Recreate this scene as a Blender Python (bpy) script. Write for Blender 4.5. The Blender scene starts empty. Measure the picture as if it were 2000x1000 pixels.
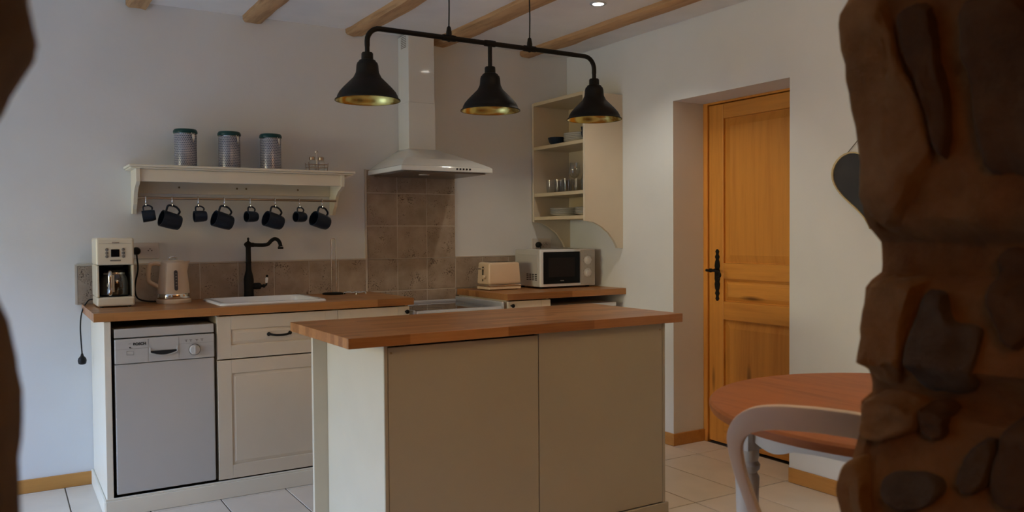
import bpy, bmesh, math, random
from mathutils import Vector, Matrix, noise
random.seed(7)
R = math.radians
scene = bpy.context.scene
C = scene.collection

# ------------------------------------------------------------------ camera, world, light, exposure
cam_d = bpy.data.cameras.new('camera')
cam = bpy.data.objects.new('camera', cam_d); C.objects.link(cam); scene.camera = cam
ya, pt, ro = R(31.7372), R(-1.4791), R(-0.4111)
Fv = Vector((math.sin(ya)*math.cos(pt), math.cos(ya)*math.cos(pt), math.sin(pt)))
Rv = Vector((math.cos(ya), -math.sin(ya), 0)); Uv = Rv.cross(Fv)
R2 = Rv*math.cos(ro) + Uv*math.sin(ro); U2 = -Rv*math.sin(ro) + Uv*math.cos(ro)
mw = Matrix((R2, U2, -Fv)).transposed().to_4x4(); mw.translation = Vector((-3.3613, -4.6956, 1.2541))
cam.matrix_world = mw
cam_d.sensor_width = 36; cam_d.lens = 1614.78/2000*36; cam_d.clip_start = .05
cam_d.dof.use_dof = True; cam_d.dof.focus_distance = 4.6; cam_d.dof.aperture_fstop = 4.2

world = bpy.data.worlds.new('world'); scene.world = world; world.use_nodes = True
# light of each source: power and colour
LIGHT = dict(
    world=(.05, (.55, .68, 1)),
    sky=(3100, (0.258, 0.484, 1.000)),
    horizon=(266, (1.000, 0.855, 0.510)),
    ground=(54, (0.630, 0.852, 1.000)),
    up=(22, (1.000, 0.795, 0.500)),  # added fill for ceiling and upper walls, no known lamp
    lamp=(20, (1.000, 0.370, 0.090)),
    spot=(20.5, (1.000, 0.927, 0.780)),
)
world.node_tree.nodes['Background'].inputs[0].default_value = (*LIGHT['world'][1], 1)
world.node_tree.nodes['Background'].inputs[1].default_value = LIGHT['world'][0]

def area(name, loc, rot, sx, sy, power, col, spread=180):
    l = bpy.data.lights.new(name, 'AREA'); l.shape = 'RECTANGLE'; l.size = sx; l.size_y = sy
    l.energy = power; l.color = col; l.spread = R(spread)
    o = bpy.data.objects.new(name, l); C.objects.link(o); o.location = loc; o.rotation_euler = rot
    return o
# daylight falling in through the glazed door of the left wall: open sky from above, sunlit ground from below
area('sky_light', (-9.3, -1.7, 3.9), (0, R(-68), 0), 2.8, 4.0, *LIGHT['sky'])
area('horizon_light', (-9.6, -1.7, 1.7), (0, R(-90), 0), 1.5, 4.0, *LIGHT['horizon'])
area('ground_light', (-8.2, -1.7, -.05), (0, R(180), 0), 2.4, 4.0, *LIGHT['ground'])
# warm ceiling lamp of the room the camera stands in
area('room_lamp', (-4.0, -5.9, 2.44), (0, 0, 0), .9, .9, *LIGHT['lamp'])
scene.view_settings.view_transform = 'Standard'; scene.view_settings.look = 'None'
scene.view_settings.gamma = 1; scene.view_settings.exposure = 0; scene.view_settings.use_curve_mapping = False

# ------------------------------------------------------------------ materials
def nodes(name):
    m = bpy.data.materials.new(name); m.use_nodes = True
    nt = m.node_tree; return m, nt, nt.nodes['Principled BSDF']
def N(nt, t, **kw):
    n = nt.nodes.new(t)
    for k, v in kw.items(): setattr(n, k, v)
    return n
def ramp(nt, fac, stops):
    r = N(nt, 'ShaderNodeValToRGB'); e = r.color_ramp.elements
    while len(e) < len(stops): e.new(.5)
    for i, (p, c) in enumerate(stops): e[i].position = p; e[i].color = (*c, 1)
    nt.links.new(fac, r.inputs[0]); return r.outputs[0]
def coords(nt, scale=(1, 1, 1)):
    tc = N(nt, 'ShaderNodeTexCoord'); mp = N(nt, 'ShaderNodeMapping'); mp.inputs['Scale'].default_value = scale
    nt.links.new(tc.outputs['Object'], mp.inputs[0]); return mp.outputs[0]
def noise_tex(nt, vec, scale, detail=3, rough=.5):
    n = N(nt, 'ShaderNodeTexNoise'); n.inputs['Scale'].default_value = scale
    n.inputs['Detail'].default_value = detail; n.inputs['Roughness'].default_value = rough
    nt.links.new(vec, n.inputs['Vector']); return n.outputs[0]
def bump(nt, b, h, strength, dist=.01):
    n = N(nt, 'ShaderNodeBump'); n.inputs['Strength'].default_value = strength; n.inputs['Distance'].default_value = dist
    nt.links.new(h, n.inputs['Height']); nt.links.new(n.outputs[0], b.inputs['Normal'])
def sc(c, k): return tuple(min(1, x*k) for x in c)
def mat(name, c, rough=.5, metal=0, var=.05, scale=6, bmp=0, bscale=None, coat=0, spec=.5):
    m, nt, b = nodes(name); v = coords(nt)
    f = noise_tex(nt, v, scale)
    nt.links.new(ramp(nt, f, [(.3, sc(c, 1-var)), (.7, sc(c, 1+var))]), b.inputs['Base Color'])
    b.inputs['Roughness'].default_value = rough; b.inputs['Metallic'].default_value = metal
    b.inputs['Coat Weight'].default_value = coat; b.inputs['Specular IOR Level'].default_value = spec
    if bmp: bump(nt, b, noise_tex(nt, v, bscale or scale*8, 4), bmp)
    return m
def wood(name, c1, c2, stretch, rough=.45, knots=True):
    """grain along the axis whose stretch is small"""
    m, nt, b = nodes(name); v = coords(nt, stretch)
    f = noise_tex(nt, v, 3, 6, .65)
    col = ramp(nt, f, [(.25, c2), (.5, c1), (.75, sc(c1, 1.12))])
    if knots:
        vo = N(nt, 'ShaderNodeTexVoronoi'); vo.inputs['Scale'].default_value = 2.3
        nt.links.new(coords(nt, tuple(.35+x*.25 for x in stretch)), vo.inputs['Vector'])
        k = ramp(nt, vo.outputs[0], [(.03, (1, 1, 1)), (.115, (0, 0, 0))])
        mx = N(nt, 'ShaderNodeMix', data_type='RGBA'); nt.links.new(k, mx.inputs[0])
        nt.links.new(col, mx.inputs[6]); mx.inputs[7].default_value = (*sc(c2, .35), 1); col = mx.outputs[2]
    nt.links.new(col, b.inputs['Base Color']); b.inputs['Roughness'].default_value = rough
    bump(nt, b, f, .15, .002)
    return m
def staves(name, cols, rough):
    m, nt, b = nodes(name); v = coords(nt)
    br = N(nt, 'ShaderNodeTexBrick'); br.inputs['Scale'].default_value = 1
    br.inputs['Brick Width'].default_value = .42; br.inputs['Row Height'].default_value = .042
    br.inputs['Mortar Size'].default_value = .0004; br.offset = .37; br.offset_frequency = 3
    br.inputs['Color1'].default_value = (0, 0, 0, 1); br.inputs['Color2'].default_value = (1, 1, 1, 1)
    br.inputs['Mortar'].default_value = (.2, .2, .2, 1)
    nt.links.new(v, br.inputs['Vector'])
    g = noise_tex(nt, coords(nt, (1.2, 28, 28)), 3, 5, .6)
    ad = N(nt, 'ShaderNodeMath', operation='MULTIPLY_ADD'); ad.inputs[1].default_value = .42
    nt.links.new(br.outputs[0], ad.inputs[0])
    ml = N(nt, 'ShaderNodeMath', operation='MULTIPLY'); ml.inputs[1].default_value = .5; nt.links.new(g, ml.inputs[0])
    nt.links.new(ml.outputs[0], ad.inputs[2])
    nt.links.new(ramp(nt, ad.outputs[0], [(.1, cols[0]), (.45, cols[1]), (.85, cols[2])]), b.inputs['Base Color'])
    b.inputs['Roughness'].default_value = rough
    return m
def stone(name, c1, c2, c3, scale=9, bmp=1.0):
    m, nt, b = nodes(name); v = coords(nt)
    f = noise_tex(nt, v, scale, 8, .65)
    nt.links.new(ramp(nt, f, [(.3, c1), (.5, c2), (.72, c3)]), b.inputs['Base Color'])
    b.inputs['Roughness'].default_value = .92
    bump(nt, b, noise_tex(nt, v, scale*5, 10, .75), bmp, .022)
    return m
def glass(name, tint=(.92, .95, .95), gloss=.09):
    m, nt, b = nodes(name); nt.nodes.remove(b)
    out = nt.nodes['Material Output']; t = N(nt, 'ShaderNodeBsdfTransparent'); t.inputs[0].default_value = (*tint, 1)
    g = N(nt, 'ShaderNodeBsdfGlossy'); g.inputs['Roughness'].default_value = .03
    fr = N(nt, 'ShaderNodeLayerWeight'); fr.inputs[0].default_value = .35
    ma = N(nt, 'ShaderNodeMath', operation='MULTIPLY_ADD'); ma.inputs[1].default_value = .5; ma.inputs[2].default_value = gloss
    nt.links.new(fr.outputs['Facing'], ma.inputs[0])
    mx = N(nt, 'ShaderNodeMixShader'); nt.links.new(ma.outputs[0], mx.inputs[0])
    nt.links.new(t.outputs[0], mx.inputs[1]); nt.links.new(g.outputs[0], mx.inputs[2]); nt.links.new(mx.outputs[0], out.inputs[0])
    return m
def emit(name, c, s):
    m, nt, b = nodes(name); b.inputs['Base Color'].default_value = (*c, 1)
    b.inputs['Emission Color'].default_value = (*c, 1); b.inputs['Emission Strength'].default_value = s
    return m
M = dict(
    wall=mat('wall_paint', (.74, .755, .755), .9, var=.03, scale=2.5, bmp=.12, bscale=18),
    ceil=mat('ceiling_paint', (.88, .86, .83), .9, var=.03, bmp=.08, bscale=14),
    cream=mat('cream_lacquer', (.70, .605, .46), .38, var=.02),
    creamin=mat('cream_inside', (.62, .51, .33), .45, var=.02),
    ivory=mat('ivory_paint', (.80, .74, .60), .4, var=.02),
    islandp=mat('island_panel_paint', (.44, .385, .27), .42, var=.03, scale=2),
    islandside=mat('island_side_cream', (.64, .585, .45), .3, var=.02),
    white=mat('white_enamel', (.80, .80, .80), .25, var=.01),
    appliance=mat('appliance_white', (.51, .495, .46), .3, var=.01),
    hoodw=mat('hood_white_enamel', (.72, .73, .70), .07, var=.01),
    sinkw=mat('sink_ceramic', (.86, .87, .88), .15, var=.01),
    grey=mat('grey_plastic', (.20, .175, .15), .5),
    black=mat('black_metal', (.006, .0055, .005), .55, spec=.22),
    blackp=mat('black_plastic', (.007, .007, .008), .45, spec=.25),
    dark=mat('dark_gap', (.006, .006, .006), .8),
    chrome=mat('chrome', (.75, .73, .70), .12, 1, var=.02),
    steel=mat('brushed_steel', (.42, .36, .30), .28, 1),
    brass=mat('brass_inside', (.58, .46, .14), .2, 1, var=.05),
    brassd=mat('antique_brass', (.34, .26, .14), .35, 1),
    navy=mat('navy_glaze', (.012, .022, .042), .38, var=.2, spec=.3),
    teal=mat('teal_lid', (.006, .052, .055), .35, var=.05, spec=.3),
    plate=mat('plate_glaze', (.86, .83, .76), .25, var=.02),
    rim=mat('gap_shade_and_window', (.05, .05, .06), .3),
    greencream=mat('cream_plastic', (.78, .71, .55), .3, var=.02, coat=.3),
    kettle=mat('kettle_cream', (.72, .57, .42), .32, var=.02),
    toaster=mat('toaster_cream', (.74, .56, .38), .3, var=.02),
    screen=mat('screen_glass', (.004, .004, .005), .25, spec=.15),
    mesh=mat('oven_mesh', (.016, .012, .011), .6, spec=.2),
    socket=mat('socket_plastic', (.66, .62, .58), .4, var=.01),
    pine=wood('pine', (.68, .285, .044), (.54, .20, .026), (7, 9, .55)),
    pineh=wood('pine_rail', (.68, .285, .044), (.54, .20, .026), (7, .55, 9)),
    pinep=wood('pine_panel', (.66, .275, .042), (.54, .195, .024), (5, 7, .4)),
    skirtx=wood('pine_skirting', (.50, .235, .055), (.40, .16, .03), (.6, 9, 9)),
    skirty=wood('pine_skirting_side', (.50, .235, .055), (.40, .16, .03), (9, .6, 9)),
    beam=wood('oak_beam', (.52, .31, .15), (.30, .155, .062), (9, .9, 9), .75),
    work=staves('oiled_worktop', ((.20, .072, .016), (.38, .158, .046), (.53, .255, .09)), .34),
    tablewood=wood('table_wood', (.38, .125, .030), (.27, .078, .016), (9, .9, 9), .55, False),
    chair=mat('chair_paint', (.66, .57, .48), .5, var=.03),
    tablew=mat('table_paint', (.62, .63, .62), .5, var=.03),
    jute=mat('string', (.16, .14, .12), .8),
    slate=mat('chalkboard', (.035, .035, .037), .75, var=.2),
    heartw=mat('heart_rim', (.55, .44, .24), .6),
    grout=mat('floor_grout', (.15, .12, .09), .9),
    wgrout=mat('wall_grout', (.60, .53, .45), .9),
    ftile=mat('floor_tile', (.72, .63, .51), .38, var=.06, scale=5, bmp=.04),
    filter=mat('hood_filter', (.24, .20, .17), .35, .8),
    hob=mat('hob_glass', (.03, .03, .033), .06, coat=.5),
    hobf=mat('hob_frame', (.62, .64, .68), .25, .3),
    glass=glass('clear_glass', (.97, .975, .97), .03), smoke=glass('coffee_glass', (.55, .52, .45), .10), pane=glass('window_glass', (.97, .98, .98), .03),
    spot=emit('spot_glow', (1, .93, .82), 22),
    mortar=stone('mortar', (.25, .112, .034), (.38, .178, .056), (.48, .25, .09)),
    stonea=stone('tan_stone', (.28, .150, .060), (.43, .245, .10), (.55, .34, .16), 7),
    stoneb=stone('dark_stone', (.10, .052, .022), (.17, .088, .037), (.24, .135, .06), 8),
    stonec=stone('grey_stone', (.11, .075, .046), (.165, .115, .074), (.22, .16, .11), 10),
)
def travertine():
    m, nt, b = nodes('travertine_tile')
    tc = N(nt, 'ShaderNodeTexCoord'); inf = N(nt, 'ShaderNodeObjectInfo')
    av = N(nt, 'ShaderNodeVectorMath', operation='MULTIPLY_ADD'); av.inputs[1].default_value = (37, 11, 23)
    nt.links.new(inf.outputs['Random'], av.inputs[0]); nt.links.new(tc.outputs['Object'], av.inputs[2])
    v = av.outputs[0]
    f = noise_tex(nt, v, 9, 6, .6)
    col = ramp(nt, f, [(.3, (.30, .225, .16)), (.5, (.38, .295, .22)), (.72, (.46, .37, .285))])
    w = N(nt, 'ShaderNodeVectorMath', operation='MULTIPLY_ADD'); w.inputs[1].default_value = (.03, .03, .03)
    nz = N(nt, 'ShaderNodeTexNoise'); nz.inputs['Scale'].default_value = 30; nt.links.new(v, nz.inputs['Vector'])
    nt.links.new(nz.outputs[1], w.inputs[0]); nt.links.new(v, w.inputs[2])
    vo = N(nt, 'ShaderNodeTexVoronoi'); vo.inputs['Scale'].default_value = 105; nt.links.new(w.outputs[0], vo.inputs['Vector'])
    dens = noise_tex(nt, v, 11, 2)
    cm = N(nt, 'ShaderNodeMath', operation='ADD'); nt.links.new(vo.outputs[0], cm.inputs[0])
    d2 = N(nt, 'ShaderNodeMath', operation='MULTIPLY_ADD'); d2.inputs[1].default_value = -1.3; d2.inputs[2].default_value = .80
    nt.links.new(dens, d2.inputs[0]); nt.links.new(d2.outputs[0], cm.inputs[1])
    pit = ramp(nt, cm.outputs[0], [(.22, (1, 1, 1)), (.36, (0, 0, 0))])
    mx = N(nt, 'ShaderNodeMix', data_type='RGBA'); nt.links.new(pit, mx.inputs[0]); nt.links.new(col, mx.inputs[6])
    mx.inputs[7].default_value = (.13, .085, .058, 1); nt.links.new(mx.outputs[2], b.inputs['Base Color'])
    b.inputs['Roughness'].default_value = .55
    inv = N(nt, 'ShaderNodeMath', operation='MULTIPLY'); inv.inputs[1].default_value = -1; nt.links.new(pit, inv.inputs[0])
    bump(nt, b, inv.outputs[0], .5, .003)
    return m
M['trav'] = travertine()
def canister_mat():
    m, nt, b = nodes('canister_print'); v = coords(nt)
    sp = N(nt, 'ShaderNodeSeparateXYZ'); nt.links.new(v, sp.inputs[0])
    at = N(nt, 'ShaderNodeMath', operation='ARCTAN2'); nt.links.new(sp.outputs[1], at.inputs[0]); nt.links.new(sp.outputs[0], at.inputs[1])
    cb = N(nt, 'ShaderNodeCombineXYZ')
    m1 = N(nt, 'ShaderNodeMath', operation='MULTIPLY'); m1.inputs[1].default_value = 6.4; nt.links.new(at.outputs[0], m1.inputs[0])
    m2 = N(nt, 'ShaderNodeMath', operation='MULTIPLY'); m2.inputs[1].default_value = 110; nt.links.new(sp.outputs[2], m2.inputs[0])
    nt.links.new(m1.outputs[0], cb.inputs[0]); nt.links.new(m2.outputs[0], cb.inputs[1])
    br = N(nt, 'ShaderNodeTexBrick'); br.inputs['Scale'].default_value = 1; br.inputs['Brick Width'].default_value = 1.1
    br.inputs['Row Height'].default_value = 1; br.inputs['Mortar Size'].default_value = .17; br.inputs['Mortar Smooth'].default_value = .4
    br.inputs['Color1'].default_value = (.085, .10, .16, 1); br.inputs['Color2'].default_value = (.13, .15, .21, 1); br.inputs['Mortar'].default_value = (.50, .50, .54, 1)
    nt.links.new(cb.outputs[0], br.inputs['Vector']); nt.links.new(br.outputs[0], b.inputs['Base Color'])
    b.inputs['Roughness'].default_value = .25; b.inputs['Metallic'].default_value = .25
    return m
M['canister'] = canister_mat()

# ------------------------------------------------------------------ mesh helpers
def box(bm, x0, x1, y0, y1, z0, z1, bev=0, seg=2):
    r = bmesh.ops.create_cube(bm, size=1)
    for v in r['verts']:
        v.co = Vector(((x0+x1)/2 + v.co.x*(x1-x0), (y0+y1)/2 + v.co.y*(y1-y0), (z0+z1)/2 + v.co.z*(z1-z0)))
    if bev:
        es = list({e for v in r['verts'] for e in v.link_edges})
        bmesh.ops.bevel(bm, geom=es, offset=bev, segments=seg, profile=.5, affect='EDGES')
    return bm
def lathe(bm, prof, seg=32, c=(0, 0, 0), ax=None, cap0=True, cap1=True):
    """prof [(r, h)] round the z axis (or axis ax) through c"""
    q = Vector((0, 0, 1)).rotation_difference(Vector(ax)).to_matrix() if ax else Matrix.Identity(3)
    c = Vector(c); rings = []
    for r, h in prof:
        rings.append([bm.verts.new(c + q @ Vector((max(r, 1e-5)*math.cos(2*math.pi*i/seg), max(r, 1e-5)*math.sin(2*math.pi*i/seg), h))) for i in range(seg)])
    for a, b in zip(rings, rings[1:]):
        for i in range(seg): bm.faces.new((a[i], a[(i+1) % seg], b[(i+1) % seg], b[i]))
    if cap0: bm.faces.new(list(reversed(rings[0])))
    if cap1: bm.faces.new(rings[-1])
    return bm
def tube(bm, pts, r, seg=10, closed=False):
    pts = [Vector(p) for p in pts]; n = len(pts); rad = r if isinstance(r, (list, tuple)) else [r]*n
    def tan(i):
        a = pts[(i-1) % n] if closed or i > 0 else pts[i]; b = pts[(i+1) % n] if closed or i < n-1 else pts[i]
        return (b-a).normalized()
    t0 = tan(0); u = t0.orthogonal().normalized(); rings = []; prev = t0
    for i in range(n):
        t = tan(i); u = prev.rotation_difference(t) @ u; u = (u - t*u.dot(t)).normalized(); w = t.cross(u); prev = t
        rings.append([bm.verts.new(pts[i] + (u*math.cos(2*math.pi*k/seg) + w*math.sin(2*math.pi*k/seg))*rad[i]) for k in range(seg)])
    m = n if closed else n-1
    for i in range(m):
        a, b = rings[i], rings[(i+1) % n]
        for k in range(seg): bm.faces.new((a[k], a[(k+1) % seg], b[(k+1) % seg], b[k]))
    if not closed: bm.faces.new(list(reversed(rings[0]))); bm.faces.new(rings[-1])
    return bm
def prism(bm, poly, a, d0, d1):
    """poly in the plane of the two other axes, extruded along axis a ('x','y','z')"""
    def P(p, d): return {'x': (d, p[0], p[1]), 'y': (p[0], d, p[1]), 'z': (p[0], p[1], d)}[a]
    A = [bm.verts.new(P(p, d0)) for p in poly]; B = [bm.verts.new(P(p, d1)) for p in poly]; n = len(poly)
    bm.faces.new(A); bm.faces.new(list(reversed(B)))
    for i in range(n): bm.faces.new((A[i], B[i], B[(i+1) % n], A[(i+1) % n]))
    return bm
def smooth_curve(pts, n=6, closed=False):
    P = [Vector(p) for p in pts]; out = []; m = len(P)
    for i in range(m if closed else m-1):
        g = (lambda k: P[k % m]) if closed else (lambda k: P[max(0, min(m-1, k))])
        a, b, c, d = g(i-1), g(i), g(i+1), g(i+2)
        for j in range(n):
            t = j/n
            out.append(.5*((2*b) + (c-a)*t + (2*a-5*b+4*c-d)*t*t + (3*b-a-3*c+d)*t*t*t))
    if not closed: out.append(P[-1])
    return out
def obj(name, bm, m, parent=None, smooth=False, loc=None):
    bmesh.ops.recalc_face_normals(bm, faces=bm.faces[:])
    me = bpy.data.meshes.new(name)
    if smooth:
        for f in bm.faces: f.smooth = True
    bm.to_mesh(me); bm.free()
    if smooth:
        try: me.set_sharp_from_angle(angle=R(38))
        except Exception: pass
    me.materials.append(M[m] if isinstance(m, str) else m)
    o = bpy.data.objects.new(name, me); C.objects.link(o)
    if parent: o.parent = parent
    if loc: o.location = loc
    return o
def B(): return bmesh.new()
def bx(name, m, parent, *a, bev=.0015, **k): return obj(name, box(B(), *a, bev=bev, **k), m, parent)
def tag(o, label, cat, group=None, kind=None):
    o['label'] = label; o['category'] = cat
    if group: o['group'] = group
    if kind: o['kind'] = kind
    return o
def thing(name, label, cat, loc=(0, 0, 0), rz=0, group=None, kind=None):
    o = bpy.data.objects.new(name, None); C.objects.link(o); o.location = loc; o.rotation_euler = (0, 0, rz)
    o.empty_display_size = .05
    return tag(o, label, cat, group, kind)
def dup(root, label=None, group=None):
    r = root.copy(); C.objects.link(r)
    if label: r['label'] = label
    if group: r['group'] = group
    for ch in list(root.children):
        c = ch.copy(); C.objects.link(c); c.parent = r
        for g in ch.children:
            d = g.copy(); C.objects.link(d); d.parent = c
    return r
def text_mesh(s, size, name, m, parent, loc, rot, bold=0):
    cu = bpy.data.curves.new('t', 'FONT'); cu.body = s; cu.size = size; cu.extrude = .0004; cu.offset = bold
    cu.align_x = 'CENTER'; cu.align_y = 'CENTER'
    o = bpy.data.objects.new('t', cu); C.objects.link(o)
    dg = bpy.context.evaluated_depsgraph_get(); me = bpy.data.meshes.new_from_object(o.evaluated_get(dg))
    bpy.data.objects.remove(o); me.name = name; me.materials.clear(); me.materials.append(M[m])
    t = bpy.data.objects.new(name, me); C.objects.link(t); t.parent = parent; t.location = loc; t.rotation_euler = rot
    return t

# ------------------------------------------------------------------ the room
CZ = 2.475; HL = .918; HR = .911
YS0, YS1 = -3.80, -4.30             # stone wall, kitchen side and camera side
def struct(name, bm, m, label, cat, **k): return tag(obj(name, bm, m, **k), label, cat, kind='structure')
fl = struct('floor', box(B(), -6.9, .5, -7.6, .2, -.12, -.004), 'grout', 'cream tiled kitchen floor with dark joints', 'floor')
tile_me = None
TW, TH = .31, .62
for i in range(-21, 2):
    for j in range(0, 8):
        x1 = -.32 + TW*(i+1); x0 = x1 - TW; y1 = -.03 - TH*(j-1); y0 = y1 - TH
        cx0, cx1, cy0, cy1 = max(x0, -6.6), min(x1, .243), max(y0, -4.2), min(y1, .0)
        if cx1 > 0 and (cy1 < -1.95 or cy0 > -1.06): cx1 = min(cx1, .0)
        if cx1-cx0 < .02 or cy1-cy0 < .02: continue
        full = abs(cx1-cx0-TW) < 1e-6 and abs(cy1-cy0-TH) < 1e-6
        if full and tile_me:
            o = bpy.data.objects.new('floor_tile', tile_me); C.objects.link(o); o.parent = fl
        else:
            o = obj('floor_tile', box(B(), -(cx1-cx0)/2+.003, (cx1-cx0)/2-.003, -(cy1-cy0)/2+.003, (cy1-cy0)/2-.003, -.008, 0, bev=.0012, seg=1), 'ftile', fl)
            if full: tile_me = o.data
        o.location = ((cx0+cx1)/2, (cy0+cy1)/2, 0)
ce = struct('ceiling', box(B(), -6.9, .5, -7.6, .2, CZ, CZ+.1), 'ceil', 'white plaster ceiling between exposed oak beams', 'ceiling')
def beam(xc, w, h, seed):
    bm = B(); n = 46; L = 3.78; prof = [(-.5, 0), (-.5, .62), (-.36, .93), (-.1, 1), (.2, .98), (.42, .9), (.5, .55), (.5, 0)]; rings = []
    for i in range(n+1):
        y = -L*i/n; wob = .012*noise.noise(Vector((seed*5.1, y*1.3, 0))); ring = []
        for k, (px, pz) in enumerate(prof):
            dx = .010*noise.noise(Vector((seed*3, y*5, k*.8))); dz = .008*noise.noise(Vector((seed*7, y*4, k*.9+4)))
            ring.append(bm.verts.new((px*w + wob + dx, y, -pz*h + (dz if pz > 0 else .01))))
        rings.append(ring)
    for a, b in zip(rings, rings[1:]):
        for k in range(len(prof)-1): bm.faces.new((a[k], a[k+1], b[k+1], b[k]))
    bm.faces.new(rings[0]); bm.faces.new(list(reversed(rings[-1])))
    o = obj('beam', bm, 'beam', ce, smooth=True); o.location = (xc, -.005, CZ)
for k, (xc, w) in enumerate([(-.335, .125), (-.985, .15), (-1.545, .13), (-2.145, .13), (-2.735, .12), (-3.34, .13), (-3.95, .13), (-4.55, .13), (-5.15, .13), (-5.75, .13)]): beam(xc, w*.86, .036, k+1)

wb = struct('wall_back', box(B(), -6.9, .5, 0, .2, 0, CZ), 'wall', 'pale grey painted back wall behind the kitchen units', 'wall')
# right wall with the deep door recess (one mesh)
DY0, DY1, DH, DX = -1.064, -1.905, 2.028, .245
bm = B(); box(bm, 0, .5, DY0, 0, 0, CZ); box(bm, 0, .5, -7.6, DY1, 0, CZ); box(bm, 0, .5, DY1, DY0, DH, CZ); box(bm, DX+.06, .5, DY1, DY0, 0, DH)
wr = struct('wall_right', bm, 'wall', 'pale painted right wall with the deep door recess', 'wall')
# left wall (out of view) with the glazed door the daylight comes through, and an added light-blocking partition
bm = B(); box(bm, -6.9, -6.6, -.6, 0, 0, CZ); box(bm, -6.9, -6.6, -7.6, -2.8, 0, CZ); box(bm, -6.9, -6.6, -2.8, -.6, 2.02, CZ)
struct('wall_left', bm, 'wall', 'pale left wall with the glazed garden door', 'wall')
struct('wall_light_blocker', box(B(), -3.85, -3.70, YS0, -2.55, 0, CZ), 'wall', 'added unseen partition keeping daylight off the stone opening', 'wall')  # unseen, added to shield stone jamb, chair and table from the daylight
struct('wall_rear', box(B(), -6.9, .5, -7.8, -7.6, 0, CZ), 'mortar', 'rear wall of the neighbouring room', 'wall')
w1 = thing('window_1', 'white glazed garden door in the left wall', 'window', (-6.72, -1.7, 0), kind='structure')
bm = B(); box(bm, -.03, .03, -1.1, -1.03, 0, 2.02); box(bm, -.03, .03, 1.03, 1.1, 0, 2.02); box(bm, -.03, .03, -1.03, 1.03, 1.95, 2.02); box(bm, -.03, .03, -1.03, 1.03, 0, .08); box(bm, -.03, .03, -.04, .04, .08, 1.95)
obj('window_frame', bm, 'white', w1)
for s in (-1, 1): bx('pane', 'pane', w1, -.003, .003, min(s*.04, s*1.03), max(s*.04, s*1.03), .08, 1.95, bev=0)
# backsplash tiles, each a piece of the back wall
def wtile(x0, x1, z0, z1):
    o = obj('wall_tile', box(B(), -(x1-x0)/2+.0028, (x1-x0)/2-.0028, -.0100, .0, -(z1-z0)/2+.0028, (z1-z0)/2-.0028, bev=.0015, seg=2), 'trav', wb)
    o.location = ((x0+x1)/2, 0, (z0+z1)/2)
TZ = 1.112
xs = [-3.037, -2.852, -2.649, -2.447, -2.246, -2.046, -1.845, -1.668, -1.487, -1.288, -1.089, -.888, -.69, -.49, -.29, -.09, 0]
for a, b in zip(xs, xs[1:]): wtile(a, b, TZ-.197, TZ)
for a, b in zip(xs[8:11], xs[9:12]):
    wtile(a, b, TZ-.397, TZ-.197); wtile(a, b, TZ, TZ+.20); wtile(a, b, TZ+.20, TZ+.40); wtile(a, b, TZ+.40, TZ+.54)
bm = B(); box(bm, -3.037, -.003, -.0078, .0, .915, TZ-.001); box(bm, -1.487, -.888, -.0078, .0, .72, .915); box(bm, -1.487, -.888, -.0078, 0, TZ-.01, TZ+.539)
box(bm, -3.047, -3.037, -.0115, 0, .918, TZ+.006); box(bm, -3.037, -1.495, -.0115, 0, TZ, TZ+.006); box(bm, -.888, -.003, -.0115, 0, TZ, TZ+.006)
box(bm, -1.497, -1.487, -.0125, 0, TZ-.197, TZ+.54)
obj('tile_grout', bm, 'wgrout', wb)
# skirtings
struct('baseboard_back', box(B(), -6.6, -2.975, -.013, -.0005, 0, .067, bev=.003), 'skirtx', 'pine skirting along the back wall left of the units', 'skirting')
bm = B(); box(bm, -.013, -.0005, DY0, -.64, 0, .072, bev=.003); box(bm, -.013, DX-.005, DY0-.013, DY0-.0005, 0, .072, bev=.003)
struct('baseboard_right', bm, 'skirty', 'pine skirting turning into the door recess', 'skirting')
struct('trim_1', box(B(), -.013, -.0005, YS0+.005, DY1-.004, 0, .074, bev=.003), 'skirty', 'pine skirting on the right wall below the heart board', 'skirting')

# ------------------------------------------------------------------ pine door
dr = thing('door_1', 'knotty pine panelled door in the deep wall recess', 'door', (DX, 0, 0), kind='structure')
bm = B(); box(bm, -.004, .05, DY0-.034, DY0, 0, DH, bev=.002); box(bm, -.004, .05, DY1, DY1+.045, 0, DH, bev=.002); box(bm, -.004, .05, DY1+.045, DY0-.034, DH-.012, DH, bev=.002)
obj('door_frame', bm, 'pine', dr)
L0, L1 = DY0-.038, DY1+.050      # leaf
def stile(y0, y1): bx('stile', 'pine', dr, .006, .046, y0, y1, .012, DH-.016, bev=.004)
stile(L0-.115, L0); stile(L1, L1+.108)
pa, pb = L1+.108, L0-.115
for z0, z1 in ((.012, .20), (.745, .852), (.985, 1.078), (1.925, DH-.016)): bx('rail', 'pineh', dr, .006, .046, pa+.0005, pb-.0005, z0, z1, bev=.004)
def raised(z0, z1, m):
    bm = B(); box(bm, .022, .04, pa+.0006, pb-.0006, z0+.0006, z1-.0006)
    ins = .022 if z1-z0 < .2 else .040
    y0, y1, a0, a1 = pa+.008, pb-.008, z0+.008, z1-.008
    O = [(.0215, y0, a0), (.0215, y1, a0), (.0215, y1, a1), (.0215, y0, a1)]; I = [(.0105, y0+ins, a0+ins), (.0105, y1-ins, a0+ins), (.0105, y1-ins, a1-ins), (.0105, y0+ins, a1-ins)]
    O = [bm.verts.new(p) for p in O]; I = [bm.verts.new(p) for p in I]; bm.faces.new(I)
    for k in range(4): bm.faces.new((O[k], O[(k+1) % 4], I[(k+1) % 4], I[k]))
    p = obj('panel', bm, m, dr)
    for lo, hi in ((z0, z0+.012), (z1-.012, z1)): pass
    return p
raised(.20, .745, 'pinep'); raised(.852, .985, 'pineh'); raised(1.078, 1.925, 'pinep')
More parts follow.
